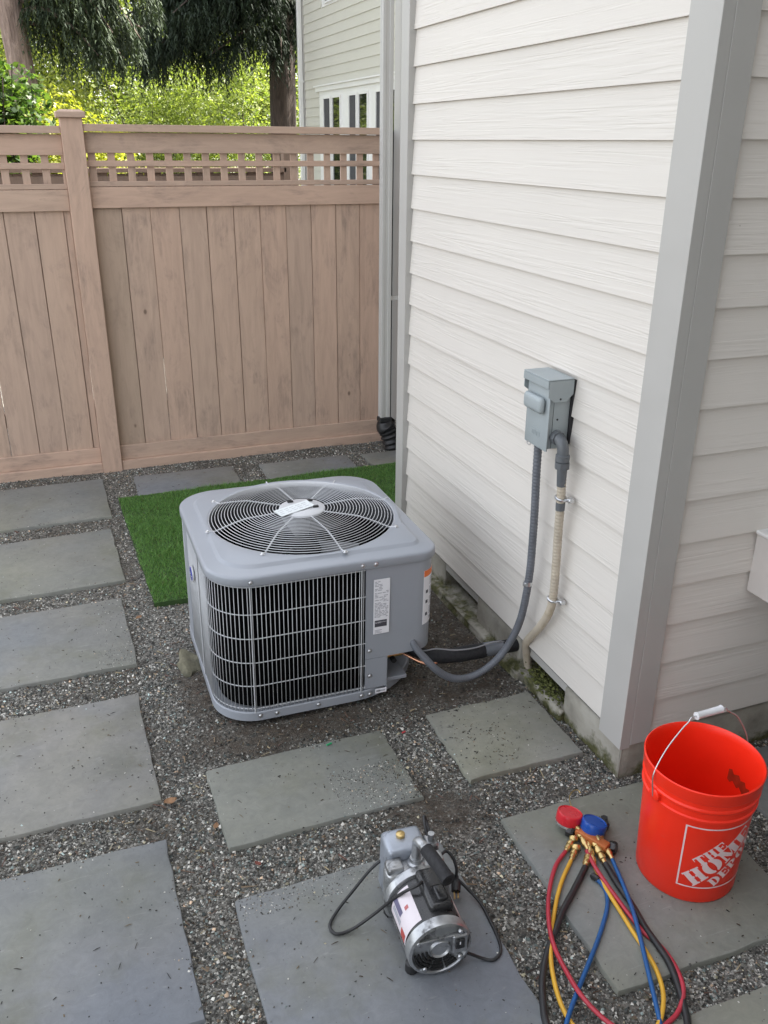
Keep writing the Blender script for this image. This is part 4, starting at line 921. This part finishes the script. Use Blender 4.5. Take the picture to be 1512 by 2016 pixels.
box('mounting_plate', db, plain('black_gasket', (0.02,0.02,0.022), 0.7), -0.0004, 0.013, 0.450, 0.596, 0.985, 1.192)
# elbow and cream conduit
cc = thing('cream_conduit', 'old cream flexible conduit with grey elbow on right of the disconnect box', 'conduit')
tube('elbow', cc, M_PVC, smooth_path([(-0.045,0.457,1.012),(-0.045,0.438,1.012),(-0.045,0.418,1.004),(-0.044,0.409,0.985),(-0.043,0.408,0.955)], 6), 0.0185, 14)
lathe('elbow_nut', cc, M_PVC, [(0.018,-0.012),(0.0235,-0.012),(0.0235,0.010),(0.018,0.010)], 8, frame((-0.045,0.446,1.012), (0,1,0)))
lathe('union_ring', cc, M_PVC, [(0.019,-0.012),(0.0225,-0.010),(0.0225,0.010),(0.019,0.012)], 14, Matrix.Translation((-0.043,0.408,0.957)))
lathe('connector_nut', cc, M_PVC, [(0.012,0.0),(0.0235,0.0),(0.0235,0.022),(0.012,0.024)], 8, Matrix.Translation((-0.042,0.408,0.922)))
tube('tape_sleeve', cc, M_PVC, [(-0.041,0.408,0.924),(-0.038,0.409,0.862)], [0.0165,0.0145], 12)
cpth = smooth_path([(-0.040,0.408,0.918),(-0.034,0.410,0.82),(-0.032,0.410,0.70),(-0.030,0.408,0.58),(-0.029,0.409,0.46),(-0.028,0.428,0.385),(-0.027,0.475,0.308),(-0.018,0.545,0.224),(-0.006,0.590,0.172),(0.010,0.612,0.118),(0.03,0.622,0.04)], 40)
def ribbed(path, r, pitch=3, amp=0.0005): return [r+(amp if (i//2) % 2 else -amp) for i in range(len(path))]
tube('conduit', cc, M_COND2, cpth, ribbed(cpth, 0.0142), 12)
tube('tape_band', cc, M_PVC, [(-0.0335,0.410,0.805),(-0.0330,0.410,0.778)], 0.0152, 12)
for (p, s_) in (((-0.034,0.410,0.820),0.0), ((-0.029,0.409,0.452),0.02)):
    st_ = bmesh.new(); add_tube(st_, [(p[0]+0.0165*math.cos(t_), p[1]+0.0165*math.sin(t_), p[2]+0.004*math.sin(t_)) for t_ in np.linspace(0,2*math.pi,22)[:-1]], 0.0042, 6, True)
    add_box(st_, p[0]+0.006, p[0]+0.026, p[1]-0.040, p[1]-0.014, p[2]-0.007, p[2]+0.007, 0.002); new_obj('strap_clamp', bm_me(st_, angle=40), cc, M_STEEL)
    lathe('clamp_screw', cc, M_STEEL, [(0.006,0.0),(0.006,0.003),(0.0,0.005)], 8, frame((p[0]+0.006,p[1]-0.029,p[2]), (-1,0,0)))
gc = thing('grey_conduit', 'dark grey flexible conduit looping from the disconnect box to the condenser', 'conduit')
gpts = [(-0.046,0.553,0.972),(-0.046,0.550,0.86),(-0.044,0.546,0.74),(-0.043,0.544,0.62),(-0.043,0.545,0.50),(-0.046,0.552,0.40),(-0.052,0.565,0.30),(-0.066,0.585,0.215),(-0.100,0.605,0.130),(-0.150,0.618,0.075),(-0.215,0.622,0.050),(-0.285,0.620,0.062),(-0.345,0.622,0.105),(-0.392,0.640,0.160),(-0.42,0.665,0.20),(-0.43,0.70,0.24)]
gp = smooth_path(gpts, 40); tube('conduit', gc, M_COND, gp, ribbed(gp, 0.0135, 3, 0.0006), 12)
lathe('strap_clamp', gc, M_STEEL, [(0.0140,-0.007),(0.0165,-0.007),(0.0165,0.007),(0.0140,0.007)], 16, frame((-0.0445,0.549,0.445), (0,0.1,1)), closed_prof=True)
lathe('clamp_screw', gc, M_STEEL, [(0.006,0.0),(0.006,0.006),(0.0,0.007)], 8, frame((-0.059,0.545,0.445), (-1,-0.4,0)))

# ------------------------------------------------------------------ vacuum pump
TOP = 0.0062
pump = thing('vacuum_pump', 'black and aluminium vacuum pump with carrying handle lying on slab', 'vacuum pump', (-0.818, -0.452, TOP), (0, 0, R(-4.0)))
PZ = 0.086
def pf(y): return frame((0, y, PZ), (0, 1, 0), (1, 0, 0))
# motor end bell, facing the viewer
eb = lathe('end_bell', pump, M_ALU, [(0.0,0.004),(0.020,0.004),(0.024,0.0),(0.027,0.006),(0.068,0.010),(0.072,0.0),(0.079,0.002),(0.081,0.008),(0.081,0.028),(0.074,0.030)], 40, pf(0.0))
for (a0, a1) in ((185,212),(216,243),(250,280),(284,312)):
    for rr in (0.034, 0.044, 0.054, 0.063):
        pts = [(rr*math.cos(R(t)), 0.0050, PZ+rr*math.sin(R(t))) for t in np.linspace(a0, a1, 8)]
        new_obj('vent_slot', tube_me(pts, 0.0036, 6), eb, M_DARK)
for t in (148, 40, 235, 322): lathe('bolt', pump, M_STEEL, [(0.0065,0.0),(0.0065,0.004),(0.004,0.007),(0.0,0.007)], 8, frame((0.066*math.cos(R(t)), 0.006, PZ+0.066*math.sin(R(t))), (0,-1,0)))
box('rib', eb, M_ALU, -0.052, 0.045, 0.000, 0.010, PZ+0.031, PZ+0.038, 0.002); bm = bmesh.new(); add_box(bm, 0.030, 0.068, -0.004, 0.010, PZ-0.020, PZ+0.036, 0.003)
sw = new_obj('switch_housing', bm_me(bm, angle=35), pump, M_ALU); box('rocker_switch', sw, M_BLACKP, 0.036, 0.059, -0.009, -0.0042, PZ-0.002, PZ+0.028, 0.002); box('switch_mark', sw, M_PAPER, 0.0445, 0.0475, -0.0096, -0.0091, PZ+0.014, PZ+0.022)
mot = lathe('motor_casing', pump, M_BLACKP, [(0.0,0.028),(0.0745,0.028),(0.0755,0.032),(0.0755,0.165),(0.0,0.168)], 40, pf(0.0))
bm = bmesh.new(); add_box(bm, -0.012, 0.050, 0.046, 0.172, PZ+0.045, PZ+0.092, 0.012, 4); new_obj('capacitor_cover', bm_me(bm, angle=60), pump, M_BLACKP)
bm = bmesh.new(); add_box(bm, 0.012, 0.040, 0.058, 0.105, PZ+0.090, PZ+0.098, 0.006, 3); new_obj('cover_boss', bm_me(bm, angle=60), pump, M_BLACKP)
def wrap(name, par, mat, r, t0, t1, y0, y1, n=10):
    vs_ = [];
    for i in range(n+1):
        t = R(t0+(t1-t0)*i/n); vs_ += [(r*math.cos(t), y0, PZ+r*math.sin(t)), (r*math.cos(t), y1, PZ+r*math.sin(t))]
    o = new_obj(name, pyme(vs_, [(2*i,2*i+1,2*i+3,2*i+2) for i in range(n)], True), par, mat); return o
wl = wrap('side_label', pump, M_PINKLAB, 0.0761, 118, 186, 0.040, 0.150); wrap('side_label', pump, plain('pale_label', (0.62,0.50,0.50), 0.45, var=0.08, wear=((0.3,0.12,0.12), 40, 0.56)), 0.0761, 16, 36, 0.036, 0.120)
wrap('print_block', wl, plain('label_navy', (0.13,0.12,0.20), 0.45), 0.0764, 148, 160, 0.095, 0.148); wrap('print_block', wl, plain('label_red', (0.42,0.07,0.06), 0.45), 0.0764, 166, 184, 0.046, 0.075)
wrap('print_block', wl, plain('label_red2', (0.42,0.12,0.12), 0.45), 0.0764, 132, 141, 0.092, 0.103); wrap('print_block', wl, M_INKG, 0.0764, 162, 172, 0.085, 0.14)
# front shield ring, pump block, oil reservoir
lathe('mounting_ring', pump, M_ALU, [(0.070,0.158),(0.084,0.162),(0.087,0.172),(0.087,0.182),(0.080,0.190),(0.0,0.190)], 40, pf(0.0))
bm = bmesh.new(); add_box(bm, -0.078, 0.072, 0.180, 0.232, 0.012, PZ+0.075, 0.016, 4); new_obj('pump_block', bm_me(bm, angle=50), pump, M_ALU)
for q_ in ((-0.074,-0.030,0.186,0.228,PZ+0.056,PZ+0.088), (0.034,0.078,0.186,0.226,PZ+0.052,PZ+0.086)): box('block_shoulder', pump, M_ALU, *q_, 0.008, 3)
bm = bmesh.new(); add_box(bm, -0.064, 0.048, 0.2325, 0.318, 0.010, PZ+0.104, 0.014, 4)
for v_ in bm.verts:
    if v_.co.z > PZ+0.05: v_.co.y -= (v_.co.z-PZ-0.05)*0.15; v_.co.x *= 0.94
new_obj('oil_reservoir', bm_me(bm, angle=45), pump, plain('worn_reservoir', (0.36,0.39,0.44), 0.42, metal=0.55, var=0.15, scale=20, wear=((0.10,0.10,0.11), 17, 0.56)))
lathe('oil_cap', pump, M_BRASS, [(0.010,0.0),(0.010,0.004),(0.012,0.005),(0.012,0.013),(0.0095,0.015),(0.0,0.015)], 14, Matrix.Translation((-0.014,0.276,PZ+0.100)))
bm = bmesh.new(); add_box(bm, 0.0485, 0.082, 0.240, 0.285, PZ+0.045, PZ+0.085, 0.005); new_obj('intake_port', bm_me(bm, angle=40), pump, M_ALU)
tube('intake_nipple', pump, M_ALU, [(0.066,0.262,PZ+0.085),(0.066,0.262,PZ+0.105)], 0.009, 10)
lathe('handle_boss', pump, M_ALU, [(0.022,0.0),(0.022,0.010),(0.017,0.014),(0.0165,0.024),(0.0,0.024)], 20, Matrix.Translation((0.006,0.205,PZ+0.070)))
hp = smooth_path([(0.006,0.205,PZ+0.08),(0.006,0.206,PZ+0.130),(0.007,0.198,PZ+0.152),(0.010,0.178,PZ+0.160),(0.017,0.15,PZ+0.160)], 6)
tube('handle_tube', pump, M_ALU, hp, 0.0125, 14)
gp_ = [Vector((0.015,0.160,PZ+0.160)), Vector((0.026,0.110,PZ+0.157)), Vector((0.036,0.058,PZ+0.152))]
tube('handle_grip', pump, M_FOAM, smooth_path(gp_, 6), 0.0172, 16); lathe('grip_end', pump, M_DARK, [(0.009,0.0),(0.009,0.0006),(0.0,0.0006)], 12, frame(gp_[2], gp_[2]-gp_[1]))
for (fx, fy) in ((-0.060,0.035),(0.056,0.035),(-0.060,0.215),(0.056,0.215)): lathe('rubber_foot', pump, M_RUBBER, [(0.015,0.0),(0.017,0.004),(0.015,0.026),(0.010,0.030)], 12, Matrix.Translation((fx,fy,0)))
bm = bmesh.new(); add_box(bm, -0.066, 0.062, 0.022, 0.228, 0.020, 0.028, 0.003); new_obj('base_plate', bm_me(bm), pump, M_BLACKP)
PI_ = Matrix.Translation(Vector((-0.818,-0.452,TOP))) @ Matrix.Rotation(R(-4.0), 4, 'Z'); PI_ = PI_.inverted()
def zp(x, y, z): return PI_ @ atz((620+x/3.6, 1580+y/3.6), z)        # points surveyed on the slab, in the pump's own frame
c1 = [zp(520,380,0.12), zp(455,420,0.10), zp(380,490,0.075), zp(270,625,0.04), zp(160,765,0.016), zp(106,870,0.012), zp(150,930,0.012), zp(260,900,0.016), zp(400,805,0.05), zp(540,695,0.115), zp(640,630,0.165), zp(720,590,0.185), zp(760,560,0.185)]
tube('power_cord', pump, M_RUBBER, smooth_path(c1, 8), 0.0042, 8)
c2 = [zp(1075,1065,0.050), zp(1120,1080,0.03), zp(1190,1105,0.013), zp(1265,1115,0.011), zp(1315,1060,0.011), zp(1305,980,0.011), zp(1250,855,0.011), zp(1175,715,0.018), zp(1060,590,0.035), zp(960,500,0.055), zp(880,445,0.08)]
tube('power_cord', pump, M_RUBBER, smooth_path(c2, 8), 0.0042, 8)
c3 = [zp(860,440,0.09), zp(885,385,0.10), zp(930,345,0.10), zp(980,390,0.09), zp(1003,470,0.07), zp(1000,530,0.05)]
tube('power_cord', pump, M_RUBBER, smooth_path(c3, 8), 0.0042, 8)
pa, pb, pc = zp(1000,520,0.045), zp(1000,630,0.030), zp(1003,680,0.026)
tube('plug', pump, M_RUBBER, [pa, pa.lerp(pb,0.4), pa.lerp(pb,0.45), pb], [0.007,0.010,0.0135,0.0125], 10)
for o_ in (-0.005, 0.005): tube('prong', pump, M_BRASS, [pb+Vector((o_,0,0)), pc+Vector((o_,0,0))], 0.0024, 6)
c4 = [zp(845,400,0.12), zp(812,310,0.155), zp(785,190,0.185), zp(772,100,0.20), zp(788,130,0.185), zp(815,235,0.17), zp(800,330,0.14)]
tube('power_cord', pump, M_RUBBER, smooth_path(c4, 8), 0.0042, 8)

# ------------------------------------------------------------------ manifold gauges and hoses
man = thing('manifold_gauge_set', 'refrigerant manifold gauge set with red, yellow, blue and black hoses on slab', 'gauge set')
def mz(x, y, z): return atz((980+x/3.6, 1540+y/3.6), z)
def gauge(name, c, nrm, mat, rad):
    F_ = frame(c, nrm)
    g_ = lathe(name, man, mat, [(0.0,0.012),(rad*0.86,0.012),(rad*0.90,0.0145),(rad*0.97,0.013),(rad,0.008),(rad,-0.016),(rad*0.97,-0.018)], 36, F_)
    lathe('bezel', g_, M_STEEL, [(rad*0.97,-0.017),(rad*0.98,-0.024),(rad*0.90,-0.026),(0.0,-0.026)], 36, F_); return g_
rc, bc_ = mz(508,240,0.050), mz(680,305,0.046)
gauge('red_gauge', rc, (0.22,0.10,0.97), M_RED, 0.0375); gauge('blue_gauge', bc_, (0.30,0.10,0.95), M_BLUE, 0.0370)
b0, b1 = mz(560,345,0.030), mz(780,470,0.030); d_ = (b1-b0).normalized(); Fm = frame(b0, d_, (0,0,1)); Lm = (b1-b0).length
bm = bmesh.new(); add_box(bm, -0.013, 0.013, -0.014, 0.014, 0.0, Lm, 0.004, 2); bm.transform(Fm); new_obj('manifold_block', bm_me(bm, angle=40), man, M_ORANGE)
for q, g_ in ((0.08, rc), (0.72, bc_)):
    s_ = b0.lerp(b1, q); tube('gauge_stem', man, M_BRASS, [s_+Vector((0,0,0.008)), s_.lerp(g_, 0.55)+Vector((0,0,0.002)), g_-Vector((0,0,0.012))], 0.0068, 8)
    lathe('stem_nut', man, M_BRASS, [(0.0105,-0.006),(0.0105,0.006)], 6, frame(s_.lerp(g_, 0.35), g_-s_))
def knob(c, axis): lathe('valve_knob', man, M_BLACKP, [(0.0,-0.011)]+[(0.0165,-0.011),(0.019,-0.006),(0.019,0.006),(0.0165,0.011),(0.0,0.011)], 7, frame(c, axis))
knob(mz(515,345,0.024), (-0.6,0.75,0.1)); knob(mz(815,465,0.020), (0.6,-0.75,0.1)); knob(mz(745,300,0.020), (0.3,0.2,0.9)); lathe('end_cap', man, M_RUBBER, [(0.0,-0.012),(0.008,-0.012),(0.009,0.0),(0.008,0.012),(0.0,0.012)], 8, frame(mz(690,675,0.016), (0.25,-0.9,0.1)))
lathe('hex_cap', man, M_RUBBER, [(0.011,0.0),(0.011,0.014),(0.0,0.014)], 6, Matrix.Translation(mz(752,275,0.0065)))
def fitting(a, b, r=0.0085):
    n_ = 10; prof_ = [(0.7,0.0),(1.0,0.02),(1.0,0.18),(0.75,0.20),(0.75,0.30),(1.15,0.32),(1.15,0.52),(0.8,0.55),(0.8,0.62),(1.0,0.64),(1.0,0.8),(0.7,0.84),(0.62,1.0)]
    L_ = (b-a).length; lathe('brass_fitting', man, M_BRASS, [(0.0,0.0)]+[(p*r, q*L_) for p, q in prof_], n_, frame(a, b-a))
fitting(mz(548,300,0.034), mz(640,478,0.022), 0.0098); fitting(mz(690,430,0.030), mz(760,575,0.018), 0.0108); fitting(mz(715,370,0.032), mz(812,545,0.020), 0.0098)
fitting(mz(640,430,0.024), mz(690,600,0.015), 0.0085); fitting(mz(655,495,0.022), mz(615,600,0.018), 0.0098)
fitting(mz(535,400,0.026), mz(478,492,0.014), 0.0085); fitting(mz(553,465,0.022), mz(518,558,0.012), 0.0085)
for c_ in (mz(537,400,0.026), mz(555,462,0.022)): lathe('depressor_nut', man, M_BRASS, [(0.0115,-0.007),(0.013,-0.004),(0.013,0.004),(0.0115,0.007)], 12, frame(c_, (0.3,0.6,0.5)))
tube('hanging_hook', man, M_BRASS, smooth_path([mz(545,210,0.030), mz(520,165,0.028), mz(508,110,0.022), mz(530,65,0.018), mz(565,55,0.014), mz(585,75,0.010)], 8), 0.0016, 6)
def hose(name, mat, r, pts, rest=None):
    P_ = [mz(*p) for p in pts]; return tube(name, man, mat, smooth_path(P_, 10), r, 10)
H = 0.013
hose('red_hose', M_HRED, 0.0058, [(480,490,.015),(412,590,.017),(370,740,.017),(357,900,.024),(372,1060,.026),(410,1190,.020),(480,1330,.018),(570,1480,.024),(680,1610,.016),(800,1714,.012),(950,1800,.012),(1100,1790,.012),(1200,1710,.012),(1270,1640,.012),(1310,1540,.016),(1310,1430,.020),(1250,1290,.014),(1160,1170,.012),(1040,1070,.013),(940,950,.016),(850,830,.018),(760,705,.022),(690,600,.026),(630,485,.024)])
hose('yellow_hose', M_HYEL, 0.0058, [(518,558,.013),(462,680,.014),(425,800,.014),(402,920,.014),(382,1050,.016),(374,1180,.014),(385,1330,.012),(420,1490,.010),(470,1620,.008),(540,1730,.008),(680,1850,.010),(900,1890,.010),(1060,1830,.010),(1140,1714,.014),(1170,1600,.016),(1170,1480,.016),(1130,1345,.014),(1060,1215,.012),(965,1070,.016),(865,910,.016),(770,760,.016),(690,605,.016)])
hose('blue_hose', M_HBLUE, 0.0058, [(812,548,.020),(878,700,.024),(930,830,.028),(970,950,.030),(1012,1110,.026),(1052,1280,.022),(1090,1440,.020),(1128,1600,.018),(1150,1720,.014),(1120,1850,.012),(900,1960,.012),(640,1920,.012),(500,1800,.012),(490,1700,.014),(555,1510,.012),(630,1320,.012),(692,1165,.012),(742,1020,.012),(775,890,.012),(772,790,.012),(735,720,.014),(700,690,.016)])
hose('black_hose', M_RUBBER, 0.0088, [(622,600,.017),(542,760,.016),(465,905,.016),(405,1060,.014),(345,1230,.010),(316,1400,.009),(320,1560,.009),(348,1720,.009),(460,1900,.009),(760,2010,.010),(1120,1980,.010),(1330,1850,.010),(1345,1714,.010),(1320,1590,.012),(1275,1430,.014),(1212,1275,.016),(1130,1150,.016),(1045,1030,.016),(952,870,.016),(845,715,.017),(762,577,.018)])

# ------------------------------------------------------------------ bucket
BX, BY = -0.031, -0.371
bk = thing('bucket', 'orange plastic pail with white printed logo and wire handle on slab', 'bucket', (BX, BY, TOP))
prof = [(0.0,0.004),(0.122,0.004),(0.124,0.0),(0.129,0.0),(0.132,0.004),(0.132+0.0135*0.72,0.272),(0.1425,0.277),(0.1475,0.279),(0.1485,0.283),(0.1485,0.288),(0.1445,0.291),(0.1450,0.311),(0.1492,0.313),(0.1502,0.316),(0.1502,0.321),(0.1468,0.324),(0.1472,0.338),(0.1500,0.340),(0.1512,0.343),(0.1518,0.366),(0.1535,0.370),(0.1535,0.375),(0.1505,0.377),(0.1478,0.374),(0.1455,0.35),(0.1385,0.27),(0.1285,0.012),(0.0,0.010)]
body = lathe('pail', bk, M_BUCKET, prof, 72, angle=50)
for v_ in ():
    pass
PA = R(2.0); ax = Vector((math.cos(PA), math.sin(PA), 0)); pe = Vector((-math.sin(PA), math.cos(PA), 0))
for s_ in (-1, 1): lathe('ear', bk, M_BUCKET, [(0.018,-0.006),(0.018,0.004),(0.014,0.007),(0.0,0.007)], 16, frame(ax*s_*0.150+Vector((0,0,0.302)), ax*s_))
ph = R(82); ud = (math.cos(ph)*pe+math.sin(ph)*Vector((0,0,1)))
def bl(s, h): return ax*(s+0.010*max(0,h)/0.18)+ud*h*1.06+Vector((0,0,0.302))
wire = [bl(-0.156,-0.004), bl(-0.159,0.02), bl(-0.159,0.06), bl(-0.125,0.115), bl(-0.080,0.158), bl(-0.060,0.172), bl(-0.054,0.180), bl(-0.040,0.183), bl(0.05,0.183), bl(0.066,0.180), bl(0.072,0.172), bl(0.110,0.145), bl(0.148,0.085), bl(0.159,0.03), bl(0.156,-0.004)]
tube('handle_wire', bk, M_STEEL, smooth_path(wire, 6), 0.0019, 8)
tube('handle_grip', bk, M_GRIP, [bl(-0.036,0.183), bl(-0.033,0.183), bl(-0.030,0.183), bl(0.042,0.183), bl(0.045,0.183), bl(0.048,0.183)], [0.0105,0.0105,0.0092,0.0092,0.0105,0.0105], 14)
# the printed square logo: stencil letters wrapped round the pail
def rad_at(z): return 0.132+(0.1417-0.132)*max(0, z-0.004)/0.268+0.0005
LS = 0.209; LZ0 = 0.052; A0 = R(-141.0); RM = 0.1365
def place(bmL, name, par):
    for u in np.arange(0.0, 1.02, 0.035):
        bmesh.ops.bisect_plane(bmL, geom=bmL.verts[:]+bmL.edges[:]+bmL.faces[:], plane_co=(u,0,0), plane_no=(1,0,0))
    bmesh.ops.bisect_plane(bmL, geom=bmL.verts[:]+bmL.edges[:]+bmL.faces[:], plane_co=(1.0,0,0), plane_no=(1,0,0), clear_outer=True)
    bmesh.ops.bisect_plane(bmL, geom=bmL.verts[:]+bmL.edges[:]+bmL.faces[:], plane_co=(0,0.01,0), plane_no=(0,-1,0), clear_outer=True)
    for v_ in bmL.verts:
        z_ = LZ0+v_.co.y*LS; t_ = A0+v_.co.x*LS/RM; r = rad_at(z_); v_.co = (r*math.cos(t_), r*math.sin(t_), z_)
    me = D.meshes.new('m'); bmL.to_mesh(me); bmL.free(); return new_obj(name, me, par, M_PRINT)
def poly(b_, pts): b_.faces.new([b_.verts.new((p[0],p[1],0)) for p in pts])
def rct(x0,x1,y0,y1): return [(x0,y0),(x1,y0),(x1,y1),(x0,y1)]
def arcband(cx, cy, rx0, ry0, rx1, ry1, a0, a1, n=8):
    out = []
    for i in range(n):
        t0, t1 = R(a0+(a1-a0)*i/n), R(a0+(a1-a0)*(i+1)/n)
        out.append([(cx+rx0*math.cos(t0),cy+ry0*math.sin(t0)),(cx+rx1*math.cos(t0),cy+ry1*math.sin(t0)),(cx+rx1*math.cos(t1),cy+ry1*math.sin(t1)),(cx+rx0*math.cos(t1),cy+ry0*math.sin(t1))])
    return out
GL = {
 'T': [rct(.33,.67,.10,.86), rct(.22,.78,0,.10), rct(.02,.98,.86,1.0), [(.02,.86),(.10,.86),(.06,.62),(.02,.62)], [(.98,.86),(.98,.62),(.94,.62),(.90,.86)]],
 'H': [rct(.10,.40,.10,.90), rct(.60,.90,.10,.90), rct(.02,.47,0,.10), rct(.53,.98,0,.10), rct(.02,.47,.90,1.0), rct(.53,.98,.90,1.0), rct(.40,.47,.45,.56), rct(.53,.60,.45,.56)],
 'E': [rct(.10,.42,.10,.90), rct(.02,.92,0,.10), rct(.02,.92,.90,1.0), rct(.45,.66,.45,.56), [(.80,.10),(.92,.10),(.92,.36),(.87,.36)], [(.80,.90),(.87,.64),(.92,.64),(.92,.90)], [(.66,.36),(.70,.36),(.70,.66),(.66,.66)]],
 'O': arcband(.47,.5,.12,.40,.47,.52,95,265,12)+arcband(.53,.5,.12,.40,.47,.52,-85,85,12),
 'M': [rct(.10,.22,.10,.90), rct(.74,1.06,.10,.90), rct(.0,.33,0,.10), rct(.66,1.14,0,.10), [(.0,1.0),(.36,1.0),(.62,.30),(.50,.06)], [(.55,.0),(.66,.30),(.82,1.0),(.74,1.0)], rct(.80,1.14,.90,1.0)],
 'D': [rct(.10,.40,.10,.90), rct(.02,.50,0,.10), rct(.02,.50,.90,1.0)]+arcband(.45,.5,.18,.38,.50,.50,-85,85,10),
 'P': [rct(.10,.40,.10,.90), rct(.02,.52,0,.10), rct(.02,.50,.90,1.0)]+arcband(.46,.70,.14,.18,.46,.30,-88,88,8),
}
def word(txt, u0, v0, h, adv, ang):
    b_ = bmesh.new(); c, s = math.cos(R(ang)), math.sin(R(ang)); x = 0.0
    for ch in txt:
        w = adv*(1.12 if ch == 'M' else 1.0)
        for pg in GL[ch]:
            pts = []
            for (px, py) in pg:
                sx = x+px*adv*0.96; sy = py*h; pts.append((u0+c*sx-s*sy, v0+s*sx+c*sy))
            poly(b_, pts)
        x += w
    return b_
logo_b = bmesh.new(); t_ = 0.020
for pg in (rct(0,1,0.01,0.01+t_), rct(0,1,1-t_,1), rct(0,t_,0.01+t_,1-t_), rct(1-t_,1,0.01+t_,1-t_)): poly(logo_b, pg)
logo = place(logo_b, 'printed_logo', bk)
place(word('HOME', 0.205, 0.035, 0.235, 0.262, 45), 'logo_lettering', logo); place(word('THE', 0.235, 0.375, 0.145, 0.155, 45), 'logo_lettering', logo); place(word('DEPOT', 0.47, 0.035, 0.150, 0.158, 45), 'logo_lettering', logo)
# brown smear on the inside wall of the pail
vs_ = []
for i in range(11):
    u = i/10
    for j in range(3):
        t = R(15-35*u); zz = 0.255-0.012*u+(j-1)*(0.016+0.006*math.sin(i*2.1)); r = 0.1285+0.010*(zz-0.012)/0.258-0.0008
        vs_.append((r*math.cos(t), r*math.sin(t), zz))
new_obj('inner_smear', pyme(vs_, [(3*i+j,3*i+j+1,3*i+j+4,3*i+j+3) for i in range(10) for j in range(2)], True), bk, plain('brown_smear', (0.34,0.035,0.012), 0.5, var=0.3, scale=50))

# ------------------------------------------------------------------ small things on the ground
def rock(name, label, cat, c, s, mat, seed):
    random.seed(seed); b_ = bmesh.new(); bmesh.ops.create_icosphere(b_, subdivisions=3, radius=1.0)
    for v_ in b_.verts:
        n_ = v_.co.normalized(); k_ = 1+0.16*math.sin(n_.x*5+seed)+0.12*math.sin(n_.y*7+n_.z*4+seed*2); v_.co = Vector((n_.x*s[0], n_.y*s[1], max(-0.3, min(0.75, n_.z))*s[2]))*k_
    return tag(new_obj(name, bm_me(b_, angle=40), None, mat, c), label, cat)
rock('stone', 'mossy broken stone tucked against the left side of the condenser', 'stone', (-1.165,1.13,0.0), (0.050,0.085,0.045), plain('mossy_stone', (0.15,0.14,0.095), 0.9, var=0.5, scale=14, bump=0.004), 3)
M_DRY = plain('dry_leaf', (0.30,0.17,0.09), 0.7, var=0.25, scale=60)
def leaf(name, label, c, L_, W_, rz, mat=M_DRY, curl=0.006):
    vs_ = []; n_ = 6
    for i in range(n_+1):
        t = i/n_; w = W_*math.sin(math.pi*min(0.98, t*0.96+0.04))**0.7
        for s_ in (-1, 0, 1): vs_.append(((t-0.5)*L_, s_*w, curl*(abs(s_)+2*(t-0.5)**2)))
    fs_ = []
    for i in range(n_):
        for s_ in (0, 1): a_ = i*3+s_; fs_.append((a_, a_+1, a_+4, a_+3))
    o = new_obj(name, pyme(vs_, fs_, True), None, mat, c, (0.1, 0.15, rz)); m_ = o.modifiers.new('s', 'SOLIDIFY'); m_.thickness = 0.0008
    return tag(o, label, 'leaf', 'dry leaves on the gravel')
p = atz((335,1579), 0.004); leaf('dry_leaf', 'brown dry leaf on gravel beside the corner of left slab', p, 0.042, 0.013, 0.3)
p = atz((425,1629), 0.004); leaf('dry_leaf', 'small reddish leaf against the left edge of the mossy slab', p, 0.028, 0.008, 1.2)
p = atz((508,1703), 0.004); leaf('dry_leaf', 'small dark red leaf on gravel above the pump slab', p, 0.022, 0.007, 2.2, plain('red_leaf', (0.22,0.07,0.05), 0.7))
p = atz((273,1217), 0.004); leaf('dry_leaf', 'curled brown leaf on gravel left of the turf corner', p, 0.035, 0.010, 0.8)
p = atz((648,1465), TOP+0.003)
wn = tube('wire_scrap', None, plain('green_plastic', (0.02,0.36,0.14), 0.4), [p+Vector((-0.009,-0.002,0)), p+Vector((0.009,0.003,0))], 0.003, 8); tag(wn, 'tiny green wire scrap on the slab before the condenser', 'scrap')
p = atz((795,1442), 0.0)
wn = tube('wire_scrap', None, plain('red_plastic', (0.5,0.04,0.05), 0.4), [p+Vector((-0.006,0.0,0)), p+Vector((0.006,0.003,0.001))], 0.0028, 8); tag(wn, 'tiny red wire scrap on the gravel before the condenser', 'scrap')
